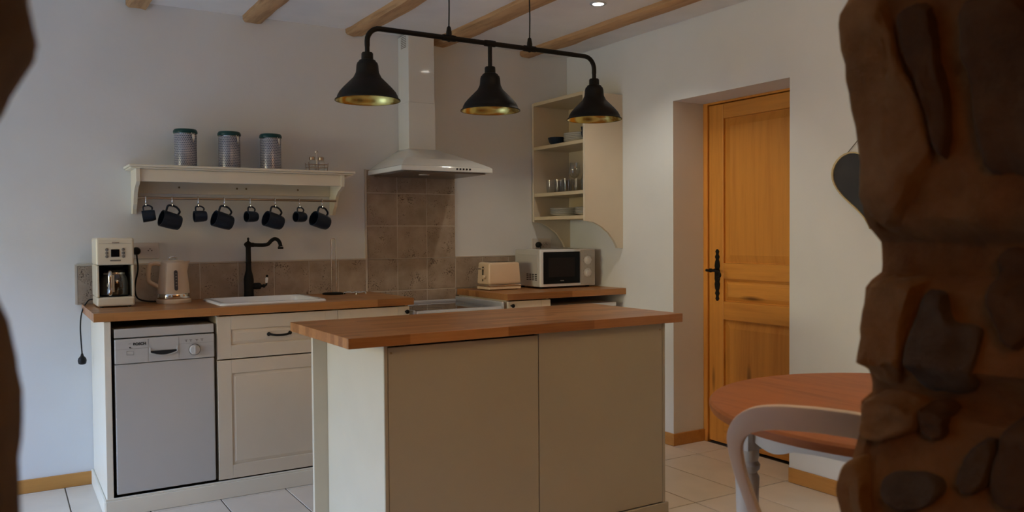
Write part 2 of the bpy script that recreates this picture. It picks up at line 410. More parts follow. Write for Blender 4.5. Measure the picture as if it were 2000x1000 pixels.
h = obj('handle', lathe(B(), [(.011, 0), (.011, .02), (.008, .03), (.008, .045), (.012, .05), (.012, .06)], 14, c=(.004, -1.172, 1.035), ax=(-1, 0, 0)), 'black', dr, True)
h['label'] = 'black wrought iron lever handle on a long back plate'
out = [(.004, 0), (.014, .012), (.008, .028), (.017, .045), (.010, .06), (.016, .075), (.020, .10), (.015, .115), (.020, .13), (.019, .153)]
poly = [(-1.172+w, 1.006+z) for w, z in [(a, -.153+b) for a, b in out]] + [(-1.172+w, 1.006+.153-b) for w, b in reversed(out[:-1])]
poly += [(-1.172-w, 1.006+.153-b) for w, b in out[:-1]] + [(-1.172-w, 1.006-.153+b) for w, b in reversed(out)]
obj('back_plate', prism(B(), poly, 'x', .0, .0055), 'black', h)
obj('lever', tube(B(), smooth_curve([(-.05, -1.135, 1.035), (-.052, -1.165, 1.034), (-.052, -1.20, 1.034), (-.052, -1.235, 1.028), (-.052, -1.247, 1.008), (-.052, -1.235, .996), (-.052, -1.226, 1.006)], 5), [.008]*6+[.007]*25, 10), 'black', h, True)

# ------------------------------------------------------------------ fitted units on the back wall
FY = -.62    # plane of the unit fronts
def shaker(name, m, parent, x0, x1, z0, z1, y=FY, t=.02, fr=.065):
    """a framed front: rim, ledge and raised field"""
    bm = B(); box(bm, x0, x1, y+.006, y+t, z0, z1, bev=.001)
    for a in ((x0, x0+fr, z0, z1), (x1-fr, x1, z0, z1), (x0+fr, x1-fr, z0, z0+fr), (x0+fr, x1-fr, z1-fr, z1)): box(bm, a[0], a[1], y, y+.008, a[2], a[3], bev=.0015)
    i = fr+.018
    ox = [(x0+fr+.004, z0+fr+.004), (x1-fr-.004, z0+fr+.004), (x1-fr-.004, z1-fr-.004), (x0+fr+.004, z1-fr-.004)]
    ix = [(x0+i, z0+i), (x1-i, z0+i), (x1-i, z1-i), (x0+i, z1-i)]
    Ov = [bm.verts.new((a, y+.0058, b)) for a, b in ox]; Iv = [bm.verts.new((a, y+.002, b)) for a, b in ix]; bm.faces.new(Iv)
    for k in range(4): bm.faces.new((Ov[k], Ov[(k+1) % 4], Iv[(k+1) % 4], Iv[k]))
    return obj(name, bm, m, parent)
def bar_handle(parent, x, z, w=.105, y=FY):
    h = obj('handle', tube(B(), smooth_curve([(x-w/2, y-.004, z), (x-w/2+.004, y-.022, z), (x-w/4, y-.030, z-.004), (x, y-.032, z-.005), (x+w/4, y-.030, z-.004), (x+w/2-.004, y-.022, z), (x+w/2, y-.004, z)], 5), .0058, 8), 'black', parent, True)
    h['label'] = 'black metal bow handle'
    for s in (-1, 1): obj('rosette', lathe(B(), [(.009, 0), (.010, .004), (.007, .008)], 12, c=(x+s*w/2, y-.0003, z), ax=(0, -1, 0)), 'black', h, True)
def knob(parent, x, z, y=FY):
    k = obj('knob', lathe(B(), [(.006, 0), (.005, .010), (.009, .016), (.012, .022), (.009, .028), (.001, .030)], 14, c=(x, y-.0003, z), ax=(0, -1, 0)), 'black', parent, True); k['label'] = 'black round knob'
def carcass(parent, x0, x1, z0, z1, m='cream'):
    bm = B(); y1 = -.015; t = .016
    box(bm, x0, x0+t, FY+.022, y1, z0, z1); box(bm, x1-t, x1, FY+.022, y1, z0, z1); box(bm, x0+t, x1-t, FY+.022, y1, z0, z0+t); box(bm, x0+t, x1-t, y1-.01, y1, z0+t, z1)
    return obj('carcass', bm, m, parent)
ep = thing('end_panel', 'cream end panel closing the units left of the dishwasher', 'cabinet panel', (-2.96, -.3, 0))
bx('panel', 'ivory', ep, -.018, .010, FY+.3, .298, 0.001, HL-.0395, bev=.002)
bx('skirting', 'ivory', ep, -.030, -.0185, FY+.294, .298, .001, .075, bev=.003)
pl = thing('plinth', 'cream plinth board along the floor below the dishwasher', 'plinth', (-2.2, -.62, 0))
bm = B(); box(bm, -.785, .71, -.012, .004, .001, .074, bev=.002); box(bm, -.785, .71, -.006, .004, .074, .084, bev=.002); obj('board', bm, 'ivory', pl)
# worktops
def worktop(name, label, x0, x1, y0, y1, z, t, hole=None):
    bm = B()
    if hole:
        a, b, c, d = hole
        for q in ((x0, a, y0, y1), (b, x1, y0, y1), (a, b, y0, c), (a, b, d, y1)): box(bm, q[0], q[1], q[2], q[3], z-t, z)
        bmesh.ops.remove_doubles(bm, verts=bm.verts[:], dist=1e-5)
    else: box(bm, x0, x1, y0, y1, z-t, z, bev=.0015)
    return tag(obj(name, bm, 'work'), label, 'worktop')
SX0, SX1, SY0, SY1 = -2.462, -1.928, -.565, -.125
worktop('worktop', 'oiled wood worktop holding the white sink and coffee maker', -3.019, -1.472, -.632, -.0115, HL, .038, (SX0+.035, SX1-.035, SY0+.035, SY1-.035))
worktop('worktop', 'short oiled wood worktop under the toaster and microwave', -.880, -.001, -.632, -.0115, HR, .038)
# dishwasher
dw = thing('dishwasher', 'white slimline dishwasher under the left worktop end', 'dishwasher', (-2.722, -.6, .085))
W = .2145
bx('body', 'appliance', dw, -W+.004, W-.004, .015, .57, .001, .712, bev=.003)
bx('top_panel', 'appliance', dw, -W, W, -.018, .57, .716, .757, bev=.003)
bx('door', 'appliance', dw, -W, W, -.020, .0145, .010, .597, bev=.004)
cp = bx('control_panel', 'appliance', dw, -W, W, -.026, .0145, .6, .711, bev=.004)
for q in ((-.077, -.0762, .603, .708), (.055, .0558, .603, .708), (-W+.004, -.0775, .6655, .6662), (.056, W-.004, .672, .6727)): bx('panel_line', 'grey', cp, q[0], q[1], -.0266, -.026, q[2], q[3], bev=0)
arc = [(-.066, .650)] + [(-.066+.112*k/12, .643-.012*math.sin(math.pi*k/12)) for k in range(13)] + [(.046, .650)]
hb = obj('handle', prism(B(), arc, 'y', -.030, -.0262), 'dark', dw); hb['label'] = 'grip with the shade of its hollow painted dark'  # flat dark piece standing in for the shade inside the grip
obj('handle_lip', tube(B(), [(-.068, -.029, .665), (-.068, -.030, .645)] + [(-.068+.116*k/12, -.031, .641-.014*math.sin(math.pi*k/12)) for k in range(13)] + [(.048, -.030, .645), (.048, -.029, .665)], .0022, 6), 'appliance', hb, True)
kn = obj('knob', lathe(B(), [(.024, 0), (.024, .006), (.021, .014), (.019, .015)], 28, c=(.125, -.0262, .642), ax=(0, -1, 0)), 'appliance', dw, True)
bx('knob_grip', 'appliance', kn, .121, .129, -.046, -.0415, .624, .660, bev=.002)
obj('knob_ring', tube(B(), [(.125+.0255*math.cos(a*math.pi/16), -.0268, .642+.0255*math.sin(a*math.pi/16)) for a in range(32)], .0017, 6, True), 'grey', kn)
text_mesh('BOSCH', .0165, 'lettering', 'dark', dw, (-.112, -.0268, .686), (R(90), 0, 0), .0006)
bm = B(); lathe(bm, [(.0032, 0), (.0032, .002)], 10, c=(-.152, -.0262, .672), ax=(0, -1, 0)); obj('indicator', bm, 'dark', dw)
obj('button_outline', tube(B(), [(-.166, -.0265, .6385), (-.138, -.0265, .6385), (-.138, -.0265, .656), (-.166, -.0265, .656)], .0007, 5, True), 'grey', dw)
bx('lamp_symbol', 'grey', dw, -.158, -.146, -.0268, -.0262, .688, .6895, bev=0)
for k, x in enumerate((.088, .108, .135, .158)):
    obj('program_symbol', prism(B(), [(x-.007, .6905), (x+.007, .6905), (x+.007, .6885), (x+.002, .6880), (x+.002, .680), (x-.0015, .680), (x-.0015, .6880), (x-.007, .6885)], 'y', -.0268, -.0262), 'grey', dw)
# sink cabinet
sc_ = thing('base_cabinet', 'cream framed sink cabinet with one drawer and one door', 'cabinet', (-2.195, -.3, .085))
def local(o, t): o.location = (-t.location.x, -t.location.y, -t.location.z); return o
local(carcass(sc_, -2.4935, -1.8955, .086, HL-.0385), sc_)
d1 = local(shaker('drawer', 'cream', sc_, -2.4935, -1.8955, .668, HL-.045), sc_); bar_handle(d1, -2.197, .775)
d2 = local(shaker('door', 'cream', sc_, -2.4935, -1.8955, .090, .662), sc_)
c2 = thing('base_cabinet', 'narrow cream base cabinet between sink cabinet and cooker', 'cabinet', (-1.69, -.3, .085))
local(carcass(c2, -1.8935, -1.494, .086, HL-.0385), c2)
d = local(shaker('drawer', 'cream', c2, -1.8935, -1.494, .668, HL-.045), c2); knob(d, -1.515, .845)
local(shaker('door', 'cream', c2, -1.8935, -1.494, .090, .662), c2)
c3 = thing('base_cabinet', 'narrow cream base cabinet right of the cooker', 'cabinet', (-.72, -.3, .085))
local(carcass(c3, -.868, -.572, .086, HR-.0385), c3)
d = local(shaker('drawer', 'cream', c3, -.868, -.572, .668, HR-.045), c3); knob(d, -.848, .842)
local(shaker('door', 'cream', c3, -.868, -.572, .090, .662), c3)
bm = B(); box(bm, -.15, .15, -.30, -.285, .001, .084); c3p = obj('plinth', bm, 'ivory', c3); c3p.location = (0, 0, -.085)
fr = thing('undercounter_fridge', 'white undercounter fridge below the right worktop', 'fridge', (-.30, -.3, 0))
bx('body', 'white', fr, -.255, .235, -.255, .27, .02, .80, bev=.004)
bx('door', 'white', fr, -.255, .235, -.31, -.2555, .06, .79, bev=.008)
bx('lid', 'white', fr, -.258, .238, -.31, .27, .8005, .825, bev=.004)
for sx in (-.22, .2):
    for sy in (-.22, .23): obj('foot', lathe(B(), [(.018, 0), (.018, .021)], 10, c=(sx, sy, 0)), 'blackp', fr)
# cooker
ck = thing('cooker', 'freestanding cooker with dark glass hob between the worktops', 'cooker', (-1.177, -.3, 0))
bx('body', 'white', ck, -.285, .285, -.29, .26, .03, .805, bev=.004)
bx('hob', 'hob', ck, -.272, .272, -.285, .25, .8055, .836, bev=.003)
bm = B(); box(bm, .273, .289, -.31, .27, .806, .866, bev=.006); obj('side_rail', bm, 'hobf', ck)
bm = B(); box(bm, -.289, -.273, -.31, .27, .806, .846, bev=.005); obj('side_rail', bm, 'hobf', ck)
bx('back_rail', 'hobf', ck, -.272, .272, .2505, .272, .806, .85, bev=.005)
bx('front_rail', 'hobf', ck, -.272, .272, -.318, -.286, .806, .842, bev=.01)
bx('control_panel', 'white', ck, -.285, .285, -.315, -.2905, .71, .803, bev=.004)
od = bx('oven_door', 'white', ck, -.285, .285, -.32, -.2905, .2, .70, bev=.006)
bx('oven_glass', 'screen', od, -.2, .2, -.3225, -.3203, .28, .58)
obj('handle', tube(B(), [(-.22, -.322, .655), (-.22, -.355, .655), (.22, -.355, .655), (.22, -.322, .655)], .008, 8), 'chrome', od, True)
for k in range(5): obj('knob', lathe(B(), [(.020, 0), (.018, .02), (.016, .022)], 16, c=(-.2+.1*k, -.3152, .757), ax=(0, -1, 0)), 'white', ck, True)
bm = B(); box(bm, -.27, .27, -.28, .25, 0, .0295); obj('base', bm, 'blackp', ck)
for (x, y, r) in ((-.14, -.15, .10), (.14, -.15, .08), (-.14, .12, .08), (.14, .12, .10)): obj('burner_ring', tube(B(), [(x+r*math.cos(a*math.pi/16), y+r*math.sin(a*math.pi/16), .8362) for a in range(32)], .0009, 5, True), 'grey', ck)

# ------------------------------------------------------------------ sink and tap
sk = thing('sink', 'white ceramic inset sink in the left worktop', 'sink', ((SX0+SX1)/2, (SY0+SY1)/2, HL))
sw, sd = (SX1-SX0)/2, (SY1-SY0)/2
def rrect(hx, hy, r, z, n=6):
    return [(sx*(hx-r)+r*math.cos(a), sy*(hy-r)+r*math.sin(a), z) for sx, sy, a0 in ((1, 1, 0), (-1, 1, 90), (-1, -1, 180), (1, -1, 270)) for a in [R(a0+90*k/n) for k in range(n+1)]]
bm = B(); loops = [rrect(sw, sd, .03, .0006), rrect(sw, sd, .03, .006), rrect(sw-.006, sd-.006, .028, .0115), rrect(sw-.030, sd-.030, .03, .0115), rrect(sw-.038, sd-.038, .035, .003), rrect(sw-.05, sd-.05, .05, -.12), rrect(sw-.085, sd-.085, .06, -.16), rrect(.03, .03, .029, -.168)]
vl = [[bm.verts.new(p) for p in l] for l in loops]
for a, b in zip(vl, vl[1:]):
    for k in range(len(a)): bm.faces.new((a[k], a[(k+1) % len(a)], b[(k+1) % len(a)], b[k]))
obj('basin', bm, 'sinkw', sk, True)
obj('drain', lathe(B(), [(.029, -.1675), (.024, -.166), (.02, -.169), (.001, -.169)], 20, cap0=False), 'chrome', sk, True)
bm = B(); lathe(bm, [(.011, 0), (.011, .003), (.007, .0035)], 14, c=(-.08, sd-.047, -.028), ax=(0, -1, 0)); obj('overflow', bm, 'dark', sk)
tp = thing('tap', 'black swan-neck kitchen tap behind the sink', 'tap', (-2.205, -.075, HL))
obj('body', lathe(B(), [(.026, .0005), (.027, .01), (.0255, .03), (.0265, .10), (.022, .125), (.0155, .15), (.014, .19), (.0165, .195), (.014, .20), (.0135, .275), (.0165, .28), (.024, .293), (.018, .302), (.008, .308), (.004, .316), (.007, .323), (.004, .330), (.001, .331)], 24), 'black', tp, True)
sp = [(.012, -.002, .291), (.05, -.006, .289), (.085, -.01, .289), (.105, -.013, .294), (.122, -.015, .312), (.14, -.018, .322), (.158, -.02, .315), (.168, -.022, .297), (.171, -.023, .279)]
obj('spout', tube(B(), smooth_curve(sp, 5), [.0125]*3+[.0105]*34+[.010]*2+[.0125]*2, 12), 'black', tp, True)
bm = B(); lathe(bm, [(.014, 0), (.016, .004), (.014, .012)], 14, c=(.171, -.023, .266)); obj('nozzle', bm, 'black', tp, True)
lv = obj('valve', lathe(B(), [(.018, .02), (.0185, .055), (.016, .062), (.008, .066), (.008, .075), (.013, .08), (.001, .09)], 16, c=(0, 0, .063), ax=(1, -.25, 0)), 'black', tp, True)
hl = obj('lever', tube(B(), [(.088, -.02, .064), (.091, -.022, .078), (.093, -.023, .096)], .005, 8), 'black', tp, True)
obj('ceramic_grip', lathe(B(), [(.004, 0), (.007, .004), (.0085, .025), (.006, .032)], 12, c=(.090, -.022, .078), ax=(.08, -.03, 1)), 'sinkw', hl, True)
obj('lever_knob', lathe(B(), [(.002, 0), (.007, .004), (.007, .009), (.001, .014)], 12, c=(.0930, -.023, .111), ax=(.08, -.03, 1)), 'black', hl, True)
ph = thing('kitchen_roll_holder', 'empty wire kitchen roll holder with black base', 'roll holder', (-1.732, -.105, HL))
obj('base', lathe(B(), [(.064, 0.0005), (.066, .004), (.06, .009), (.02, .012)], 28), 'black', ph, True)
obj('wire_loop', tube(B(), [(-.014, 0, .01), (-.0145, 0, .15)]+[(-.013*math.cos(a*math.pi/8), 0, .31+.013*math.sin(a*math.pi/8)) for a in range(9)]+[(.0145, 0, .15), (.014, 0, .01)], .0026, 8), 'chrome', ph, True)
tv = thing('wire_trivet', 'small chrome wire trivet beside the kitchen roll holder', 'trivet', (-1.628, -.16, HL), R(-8))
for k, (dx, dy) in enumerate(((-.047, 0), (.047, 0), (-.024, .036), (.024, .036), (-.024, -.036), (.024, -.036), (0, 0))):
    obj('ring', tube(B(), [(dx+.024*math.cos(a*math.pi/10), dy+.024*math.sin(a*math.pi/10), .011) for a in range(20)], .0026, 8, True), 'chrome', tv, True)
for dx, dy in ((-.066, 0), (.066, 0), (0, .05), (0, -.05)): obj('foot', lathe(B(), [(.006, .0004), (.006, .006), (.003, .011)], 10, c=(dx, dy, 0)), 'chrome', tv, True)

# ------------------------------------------------------------------ coffee maker, kettle
cm = thing('coffee_maker', 'cream filter coffee maker with dark display at worktop end', 'coffee maker', (-2.893, -.2, HL))
w, f, bk, Hc = .083, -.115, .105, .335
bm = B(); box(bm, -w, w, f, bk, .006, .05, bev=.008); obj('base', bm, 'greencream', cm)
bm = B(); box(bm, -w, -w+.012, f, bk, .0505, .203, bev=.004); obj('side_wall', bm, 'greencream', cm)
bm = B(); box(bm, w-.012, w, f, bk, .0505, .203, bev=.004); obj('side_wall', bm, 'greencream', cm)
bm = B(); box(bm, -w+.0125, w-.0125, .02, bk, .0505, .203); obj('rear_tank', bm, 'blackp', cm)
hd = obj('head', box(B(), -w, w, f, bk, .2035, Hc, bev=.010, seg=3), 'greencream', cm)
bx('lid_tab', 'chrome', hd, -.016, .018, f-.005, f-.0003, Hc-.026, Hc-.021, bev=.002)
bx('lid_seam', 'grey', hd, -w+.012, w-.012, f-.0004, f+.001, Hc-.0285, Hc-.0275, bev=0)
bx('display', 'screen', cm, -.019, .018, f-.0035, f-.0003, .243, .279, bev=.003)
for s in (-1, 1):
    for k in range(3): obj('button', lathe(B(), [(.0075, 0), (.007, .003), (.004, .0045)], 14, c=(s*.036-.001, f-.0003, .243+.0165*k+.002), ax=(0, -1, 0)), 'grey', cm, True)
bx('switch', 'grey', cm, -.023, .023, f-.003, f-.0003, .222, .229, bev=.0014)
obj('filter_cone', lathe(B(), [(.045, .2032), (.040, .195), (.014, .186), (.012, .184)], 20, c=(0, -.045, 0)), 'blackp', cm, True)
obj('warming_plate', lathe(B(), [(.064, .0505), (.064, .054), (.060, .055)], 28, c=(0, -.045, 0)), 'blackp', cm, True)
obj('foot', lathe(B(), [(.009, .0004), (.009, .006)], 10, c=(-.06, f+.02, 0)), 'blackp', cm); obj('foot', lathe(B(), [(.009, .0004), (.009, .006)], 10, c=(.06, f+.02, 0)), 'blackp', cm)
for s in (-1, 1): obj('foot', lathe(B(), [(.009, .0004), (.009, .006)], 10, c=(s*.06, bk-.02, 0)), 'blackp', cm)
cord = obj('cord', tube(B(), smooth_curve([(-.083, .09, .03), (-.105, .10, .022), (-.131, .105, -.03), (-.140, .10, -.10), (-.138, .10, -.18), (-.135, .10, -.24)], 6), .0034, 8), 'blackp', cm, True); cord['label'] = 'black cord hanging off the worktop, unplugged'
obj('plug', lathe(B(), [(.005, 0), (.008, -.012), (.017, -.022), (.020, -.034), (.017, -.05), (.009, -.054)], 16, c=(-.135, .10, -.238)), 'blackp', cord, True)
cf = thing('coffee_carafe', 'glass coffee jug with silver handle inside the coffee maker', 'jug', (-2.893, -.245, HL+.0555))
obj('jug', lathe(B(), [(.058, 0), (.062, .01), (.063, .05), (.058, .085), (.046, .105), (.047, .112)], 32, cap1=False), 'smoke', cf, True)
obj('lid', lathe(B(), [(.046, .1125), (.044, .122), (.02, .126)], 28), 'blackp', cf, True)
obj('rim_band', lathe(B(), [(.0475, .100), (.049, .104), (.0475, .110)], 28, cap0=False, cap1=False), 'chrome', cf, True)
hh = obj('handle', tube(B(), smooth_curve([(-.022, -.045, .110), (-.024, -.066, .113), (-.026, -.082, .100), (-.026, -.086, .06), (-.026, -.083, .018), (-.024, -.066, .010)], 6), .0105, 10), 'chrome', cf, True); hh['label'] = 'silver and cream jug handle'
obj('handle_inlay', tube(B(), [(-.013, -.078, .10), (-.013, -.082, .06), (-.013, -.079, .02)], .006, 8), 'greencream', hh, True)
kt = thing('kettle', 'cream cordless kettle with chrome band beside the coffee maker', 'kettle', (-2.612, -.19, HL))
obj('power_base', lathe(B(), [(.080, .0006), (.083, .006), (.083, .018), (.078, .022)], 36), 'kettle', kt, True)
obj('chrome_band', lathe(B(), [(.078, .0225), (.0795, .026), (.0785, .046), (.077, .049)], 36), 'chrome', kt, True)
bm = lathe(B(), [(.0768, .0495), (.074, .09), (.066, .16), (.061, .196), (.0605, .206), (.058, .210)], 40)
for v in bm.verts:   # pour lip on the right
    if v.co.z > .17 and v.co.x > 0:
        k = (v.co.z-.17)/.04*max(0, 1-abs(math.atan2(v.co.y, v.co.x))/.5); v.co.x += .022*k; v.co.z += .004*k
obj('body', bm, 'kettle', kt, True)
ld = obj('lid', lathe(B(), [(.054, .2105), (.05, .216), (.02, .219)], 30), 'kettle', kt, True)
obj('lid_knob', tube(B(), smooth_curve([(-.02, 0, .219), (-.014, 0, .232), (.012, 0, .233), (.02, 0, .219)], 5), .0045, 8), 'chrome', ld, True)
obj('handle', tube(B(), smooth_curve([(-.055, .006, .198), (-.085, .008, .204), (-.108, .010, .196), (-.116, .011, .165), (-.118, .012, .125), (-.110, .011, .108), (-.09, .01, .095), (-.068, .007, .082)], 6), [.011]*10+[.0115]*33, 12), 'kettle', kt, True)
bm = prism(B(), [(-.0085+.0085*(math.cos(a)-0)*1, .16+.0085*math.sin(a)) for a in [math.pi*k/8 for k in range(9)]] + [(-.0085+.0085*math.cos(a), .075+.0085*math.sin(a)) for a in [math.pi+math.pi*k/8 for k in range(9)]], 'y', -.0805, -.066)
for v in bm.verts: v.co.y += (v.co.z-.07)*.095; v.co.x += .008
wi = obj('water_window', bm, 'rim', kt)
obj('level_mark', (lambda b: [box(b, -.003, .004, -.0815+(z-.07)*.095, -.079+(z-.07)*.095, z, z+.002) for z in (.09, .105, .12, .135, .15)] and b)(B()), 'socket', wi)
kc = obj('cord', tube(B(), smooth_curve([(-.151, .163, .262), (-.150, .150, .225), (-.147, .150, .17), (-.158, .152, .11), (-.163, .15, .06), (-.15, .14, .02), (-.11, .11, .006), (-.06, .06, .006)], 6), .0042, 8), 'blackp', kt, True); kc['label'] = 'black kettle cord running up to the wall socket'
obj('plug', lathe(B(), [(.020, .012), (.021, .03), (.016, .044), (.006, .048)], 18, c=(-.151, .1915, .265), ax=(0, -1, 0)), 'blackp', kc, True)

# ------------------------------------------------------------------ sockets
def socket(label, x, z):
    t = thing('wall_socket', label, 'socket', (x, -.0005, z), group='double wall sockets')
    bx('plate', 'socket', t, -.078, .078, -.010, 0, -.042, .042, bev=.003)
    for s in (-1, 1):
        so = obj('outlet', lathe(B(), [(.021, 0), (.021, .002), (.018, .002), (.018, .0005), (.001, .0005)], 22, c=(s*.034, -.0102, 0), ax=(0, -1, 0), cap0=False), 'socket', t, True)
        bm = B()
        for dx, dz in ((-.0085, 0), (.0085, 0), (0, .009)): lathe(bm, [(.0028, 0), (.0028, .0012)], 10, c=(s*.034+dx, -.0108, dz), ax=(0, -1, 0))
        obj('pin_hole', bm, 'dark', so)
    return t
socket('double wall socket between coffee maker and kettle', -2.729, 1.184)
s2 = socket('double wall socket above the microwave', -.225, 1.184)
mp_ = obj('plug', lathe(B(), [(.019, .0125), (.020, .03), (.012, .045)], 18, c=(-.034, 0, 0), ax=(0, -1, 0)), 'blackp', s2, True); mp_['label'] = 'black plug'

# ------------------------------------------------------------------ wall shelf with hooks, mugs, canisters
SZ = 1.618
sh = thing('wall_shelf', 'cream wall shelf with curved brackets and a hook rail', 'shelf', (-2.227, -.001, SZ))
bm = B(); box(bm, -.588, .588, -.231, 0, -.012, 0, bev=.004); box(bm, -.580, .580, -.222, 0, -.020, -.0122, bev=.003); obj('top_board', bm, 'ivory', sh)
bm = B(); box(bm, -.535, .512, -.195, -.178, -.083, -.0205, bev=.002); obj('front_rail', bm, 'ivory', sh)
bk_ = bx('back_board', 'ivory', sh, -.535, .512, -.016, 0, -.135, -.0205)
for x in (-.32, -.02, .03, .32): obj('screw_hole', lathe(B(), [(.0055, 0), (.0055, .0015)], 10, c=(x, -.0162, -.10), ax=(0, -1, 0)), 'brassd', bk_)
brp = [(0, -.0205), (-.205, -.0205), (-.205, -.085), (-.190, -.095), (-.150, -.110), (-.115, -.135), (-.095, -.165), (-.082, -.195), (-.066, -.210), (-.056, -.220), (-.050, -.243), (0, -.243)]
for x0 in (-.553, .512): obj('bracket', prism(B(), brp, 'x', x0, x0+.018), 'ivory', sh)
obj('hook_rail', tube(B(), [(-.5345, -.115, -.163), (.5115, -.115, -.163)], .0065, 10), 'steel', sh, True)
hook_me = None; hx = [-2.727, -2.601, -2.472, -2.339, -2.203, -2.068, -1.932, -1.801]
hb_pts = [(0, .008, .0005), (0, .0085, .006), (0, .003, .0102), (0, -.005, .0095), (0, -.0100, .002), (0, -.0105, -.012), (0, -.006, -.026), (0, .0, -.034), (0, -.004, -.044), (0, -.012, -.046), (0, -.018, -.040), (0, -.019, -.032)]
for k, x in enumerate(hx):
    if not hook_me:
        o = obj('hook', tube(B(), smooth_curve(hb_pts, 4), .0021, 7), 'chrome', smooth=True); hook_me = o.data
    else: o = bpy.data.objects.new('hook', hook_me); C.objects.link(o)
    o.location = (x, -.116, SZ-.163)
    tag(o, ['first', 'second', 'third', 'fourth', 'fifth', 'sixth', 'seventh', 'eighth'][k] + ' chrome S-hook from the left on the shelf rail', 'hook', 'hooks on the shelf rail')
def mug(r, h, hw, wire, m='navy'):
    root = thing('mug', 'mug', 'mug')
    obj('cup', lathe(B(), [(r*.80, 0), (r*.88, .004), (r*.97, h*.3), (r, h*.7), (r, h), (r-.004, h), (r-.004, h*.3), (r*.8, .007), (.001, .006)], 30, cap1=False), m, root, True)
    obj('handle', tube(B(), smooth_curve([(r*.96, 0, h*.20), (r+hw*.45, 0, h*.16), (r+hw*.92, 0, h*.36), (r+hw, 0, h*.60), (r+hw*.8, 0, h*.82), (r*.96, 0, h*.84)], 5), wire, 8), m, root, True)
    root['hook'] = (r+hw-wire*1.0, 0.0, h*.60)
    return root
big = mug(.043, .098, .034, .0055); small = mug(.030, .062, .023, .0042)
first = {0: False, 1: False}
labels = ['first small navy cup from the left, under the shelf rail', 'first large navy mug from the left, under the shelf rail', 'second small navy cup from the left, under the shelf rail', 'second large navy mug from the left, under the shelf rail',
          'third small navy cup from the left, under the shelf rail', 'third large navy mug from the left, under the shelf rail', 'fourth small navy cup from the left, under the shelf rail', 'fourth large navy mug from the left, under the shelf rail']
mdir = [(-.95, .12, -.14), (-.93, -.17, .27), (-.95, -.05, -.05), (-.93, -.19, .28), (-.92, -.30, .0), (-.92, -.22, .28), (-.92, -.34, .04), (-.90, -.28, .30)]
for k, x in enumerate(hx):
    s = k % 2; src = big if s else small
    o = src if not first[s] else dup(src); first[s] = True
    tag(o, labels[k], 'mug' if s else 'cup', 'navy mugs on the hook rail')
    zv = Vector(mdir[k]).normalized(); xv = (Vector((0, 0, 1)) - zv*zv.z).normalized(); yv = zv.cross(xv)
    rot = Matrix((xv, yv, zv)).transposed()
    o.rotation_mode = 'QUATERNION'; o.rotation_quaternion = rot.to_quaternion()
    hk = Vector(src['hook']); p = Vector((x, -.116-.010, SZ-.163-.044))
    o.location = p - rot @ hk
del big['hook'], small['hook']
for o in list(C.objects):
    if 'hook' in o.keys(): del o['hook']
def canister():
    t = thing('canister', 'c', 'canister')
    obj('tin', lathe(B(), [(.054, 0.0005), (.056, .003), (.056, .166), (.0545, .170)], 40), 'canister', t, True)
    obj('seal_ring', lathe(B(), [(.0565, .1705), (.0572, .172), (.0565, .1735)], 40), 'chrome', t, True)
    obj('lid', lathe(B(), [(.0585, .174), (.0605, .179), (.0595, .188), (.054, .196), (.02, .199)], 40), 'teal', t, True)
    a = R(-62); c, s = math.cos(a), math.sin(a); rr = .0578
    cl = obj('clasp', tube(B(), [(rr*c-.007*s*-1, rr*s-.007*c, .176), (rr*1.06*c+.006*s, rr*1.06*s-.006*c, .150), (rr*1.06*c, rr*1.06*s, .128), (rr*1.06*c-.006*s, rr*1.06*s+.006*c, .150), (rr*c-.007*s, rr*s+.007*c, .176)], .0022, 6), 'chrome', t, True); cl['label'] = 'wire clip closure'
    obj('clasp_plate', box(B(), -.006, .006, -.0030, 0.0, .140, .170, bev=.001), 'chrome', cl)
    p = cl.children[0]; p.rotation_euler = (0, 0, a+R(90)); p.location = (rr*1.0*c, rr*1.0*s, 0)
    return t
cn = canister()
for k, (x, l) in enumerate(((-2.530, 'leftmost patterned canister with teal lid on the shelf'), (-2.308, 'middle patterned canister with teal lid on the shelf'), (-2.087, 'rightmost patterned canister with teal lid, beside the cruet rack'))):
    o = cn if k == 0 else dup(cn); o.location = (x, -.12, SZ); tag(o, l, 'canister', 'canisters on the shelf'); o.rotation_euler = (0, 0, R((0, 4, 2)[k]))
rk = thing('cruet_rack', 'wire cruet rack on the right of the shelf', 'cruet rack', (-1.828, -.12, SZ))
bm = B()
for z in (.0025, .022, .04):
    tube(bm, [(-.052, -.028, z), (.052, -.028, z), (.052, .028, z), (-.052, .028, z)], .0019, 6, True)
for x, y in ((-.052, -.028), (.052, -.028), (.052, .028), (-.052, .028), (0, -.028), (0, .028)): tube(bm, [(x, y, .001), (x*1.08, y*1.08, .05)], .0019, 6)
obj('basket', bm, 'chrome', rk, True)
obj('handle', tube(B(), [(0, 0, .0025), (0, 0, .105)]+[(.007*math.sin(a*math.pi/6), 0, .112-.007*math.cos(a*math.pi/6)) for a in range(1, 12)], .0019, 6), 'chrome', rk, True)
obj('floor_wire', tube(B(), [(-.052, 0, .0025), (.052, 0, .0025)], .0019, 6), 'chrome', rk, True)
for k, (dx, l) in enumerate(((-.026, 'left glass shaker with dark cap in the cruet rack'), (.026, 'right glass shaker with dark cap in the cruet rack'))):
    t = thing('shaker', l, 'shaker', (-1.828+dx, -.12, SZ+.005), group='shakers in the cruet rack')
    obj('bottle', lathe(B(), [(.019, 0), (.021, .004), (.021, .048), (.015, .060)], 20), 'glass', t, True)
    obj('cap', lathe(B(), [(.0165, .0605), (.0165, .076), (.012, .080)], 20), 'steel', t, True)

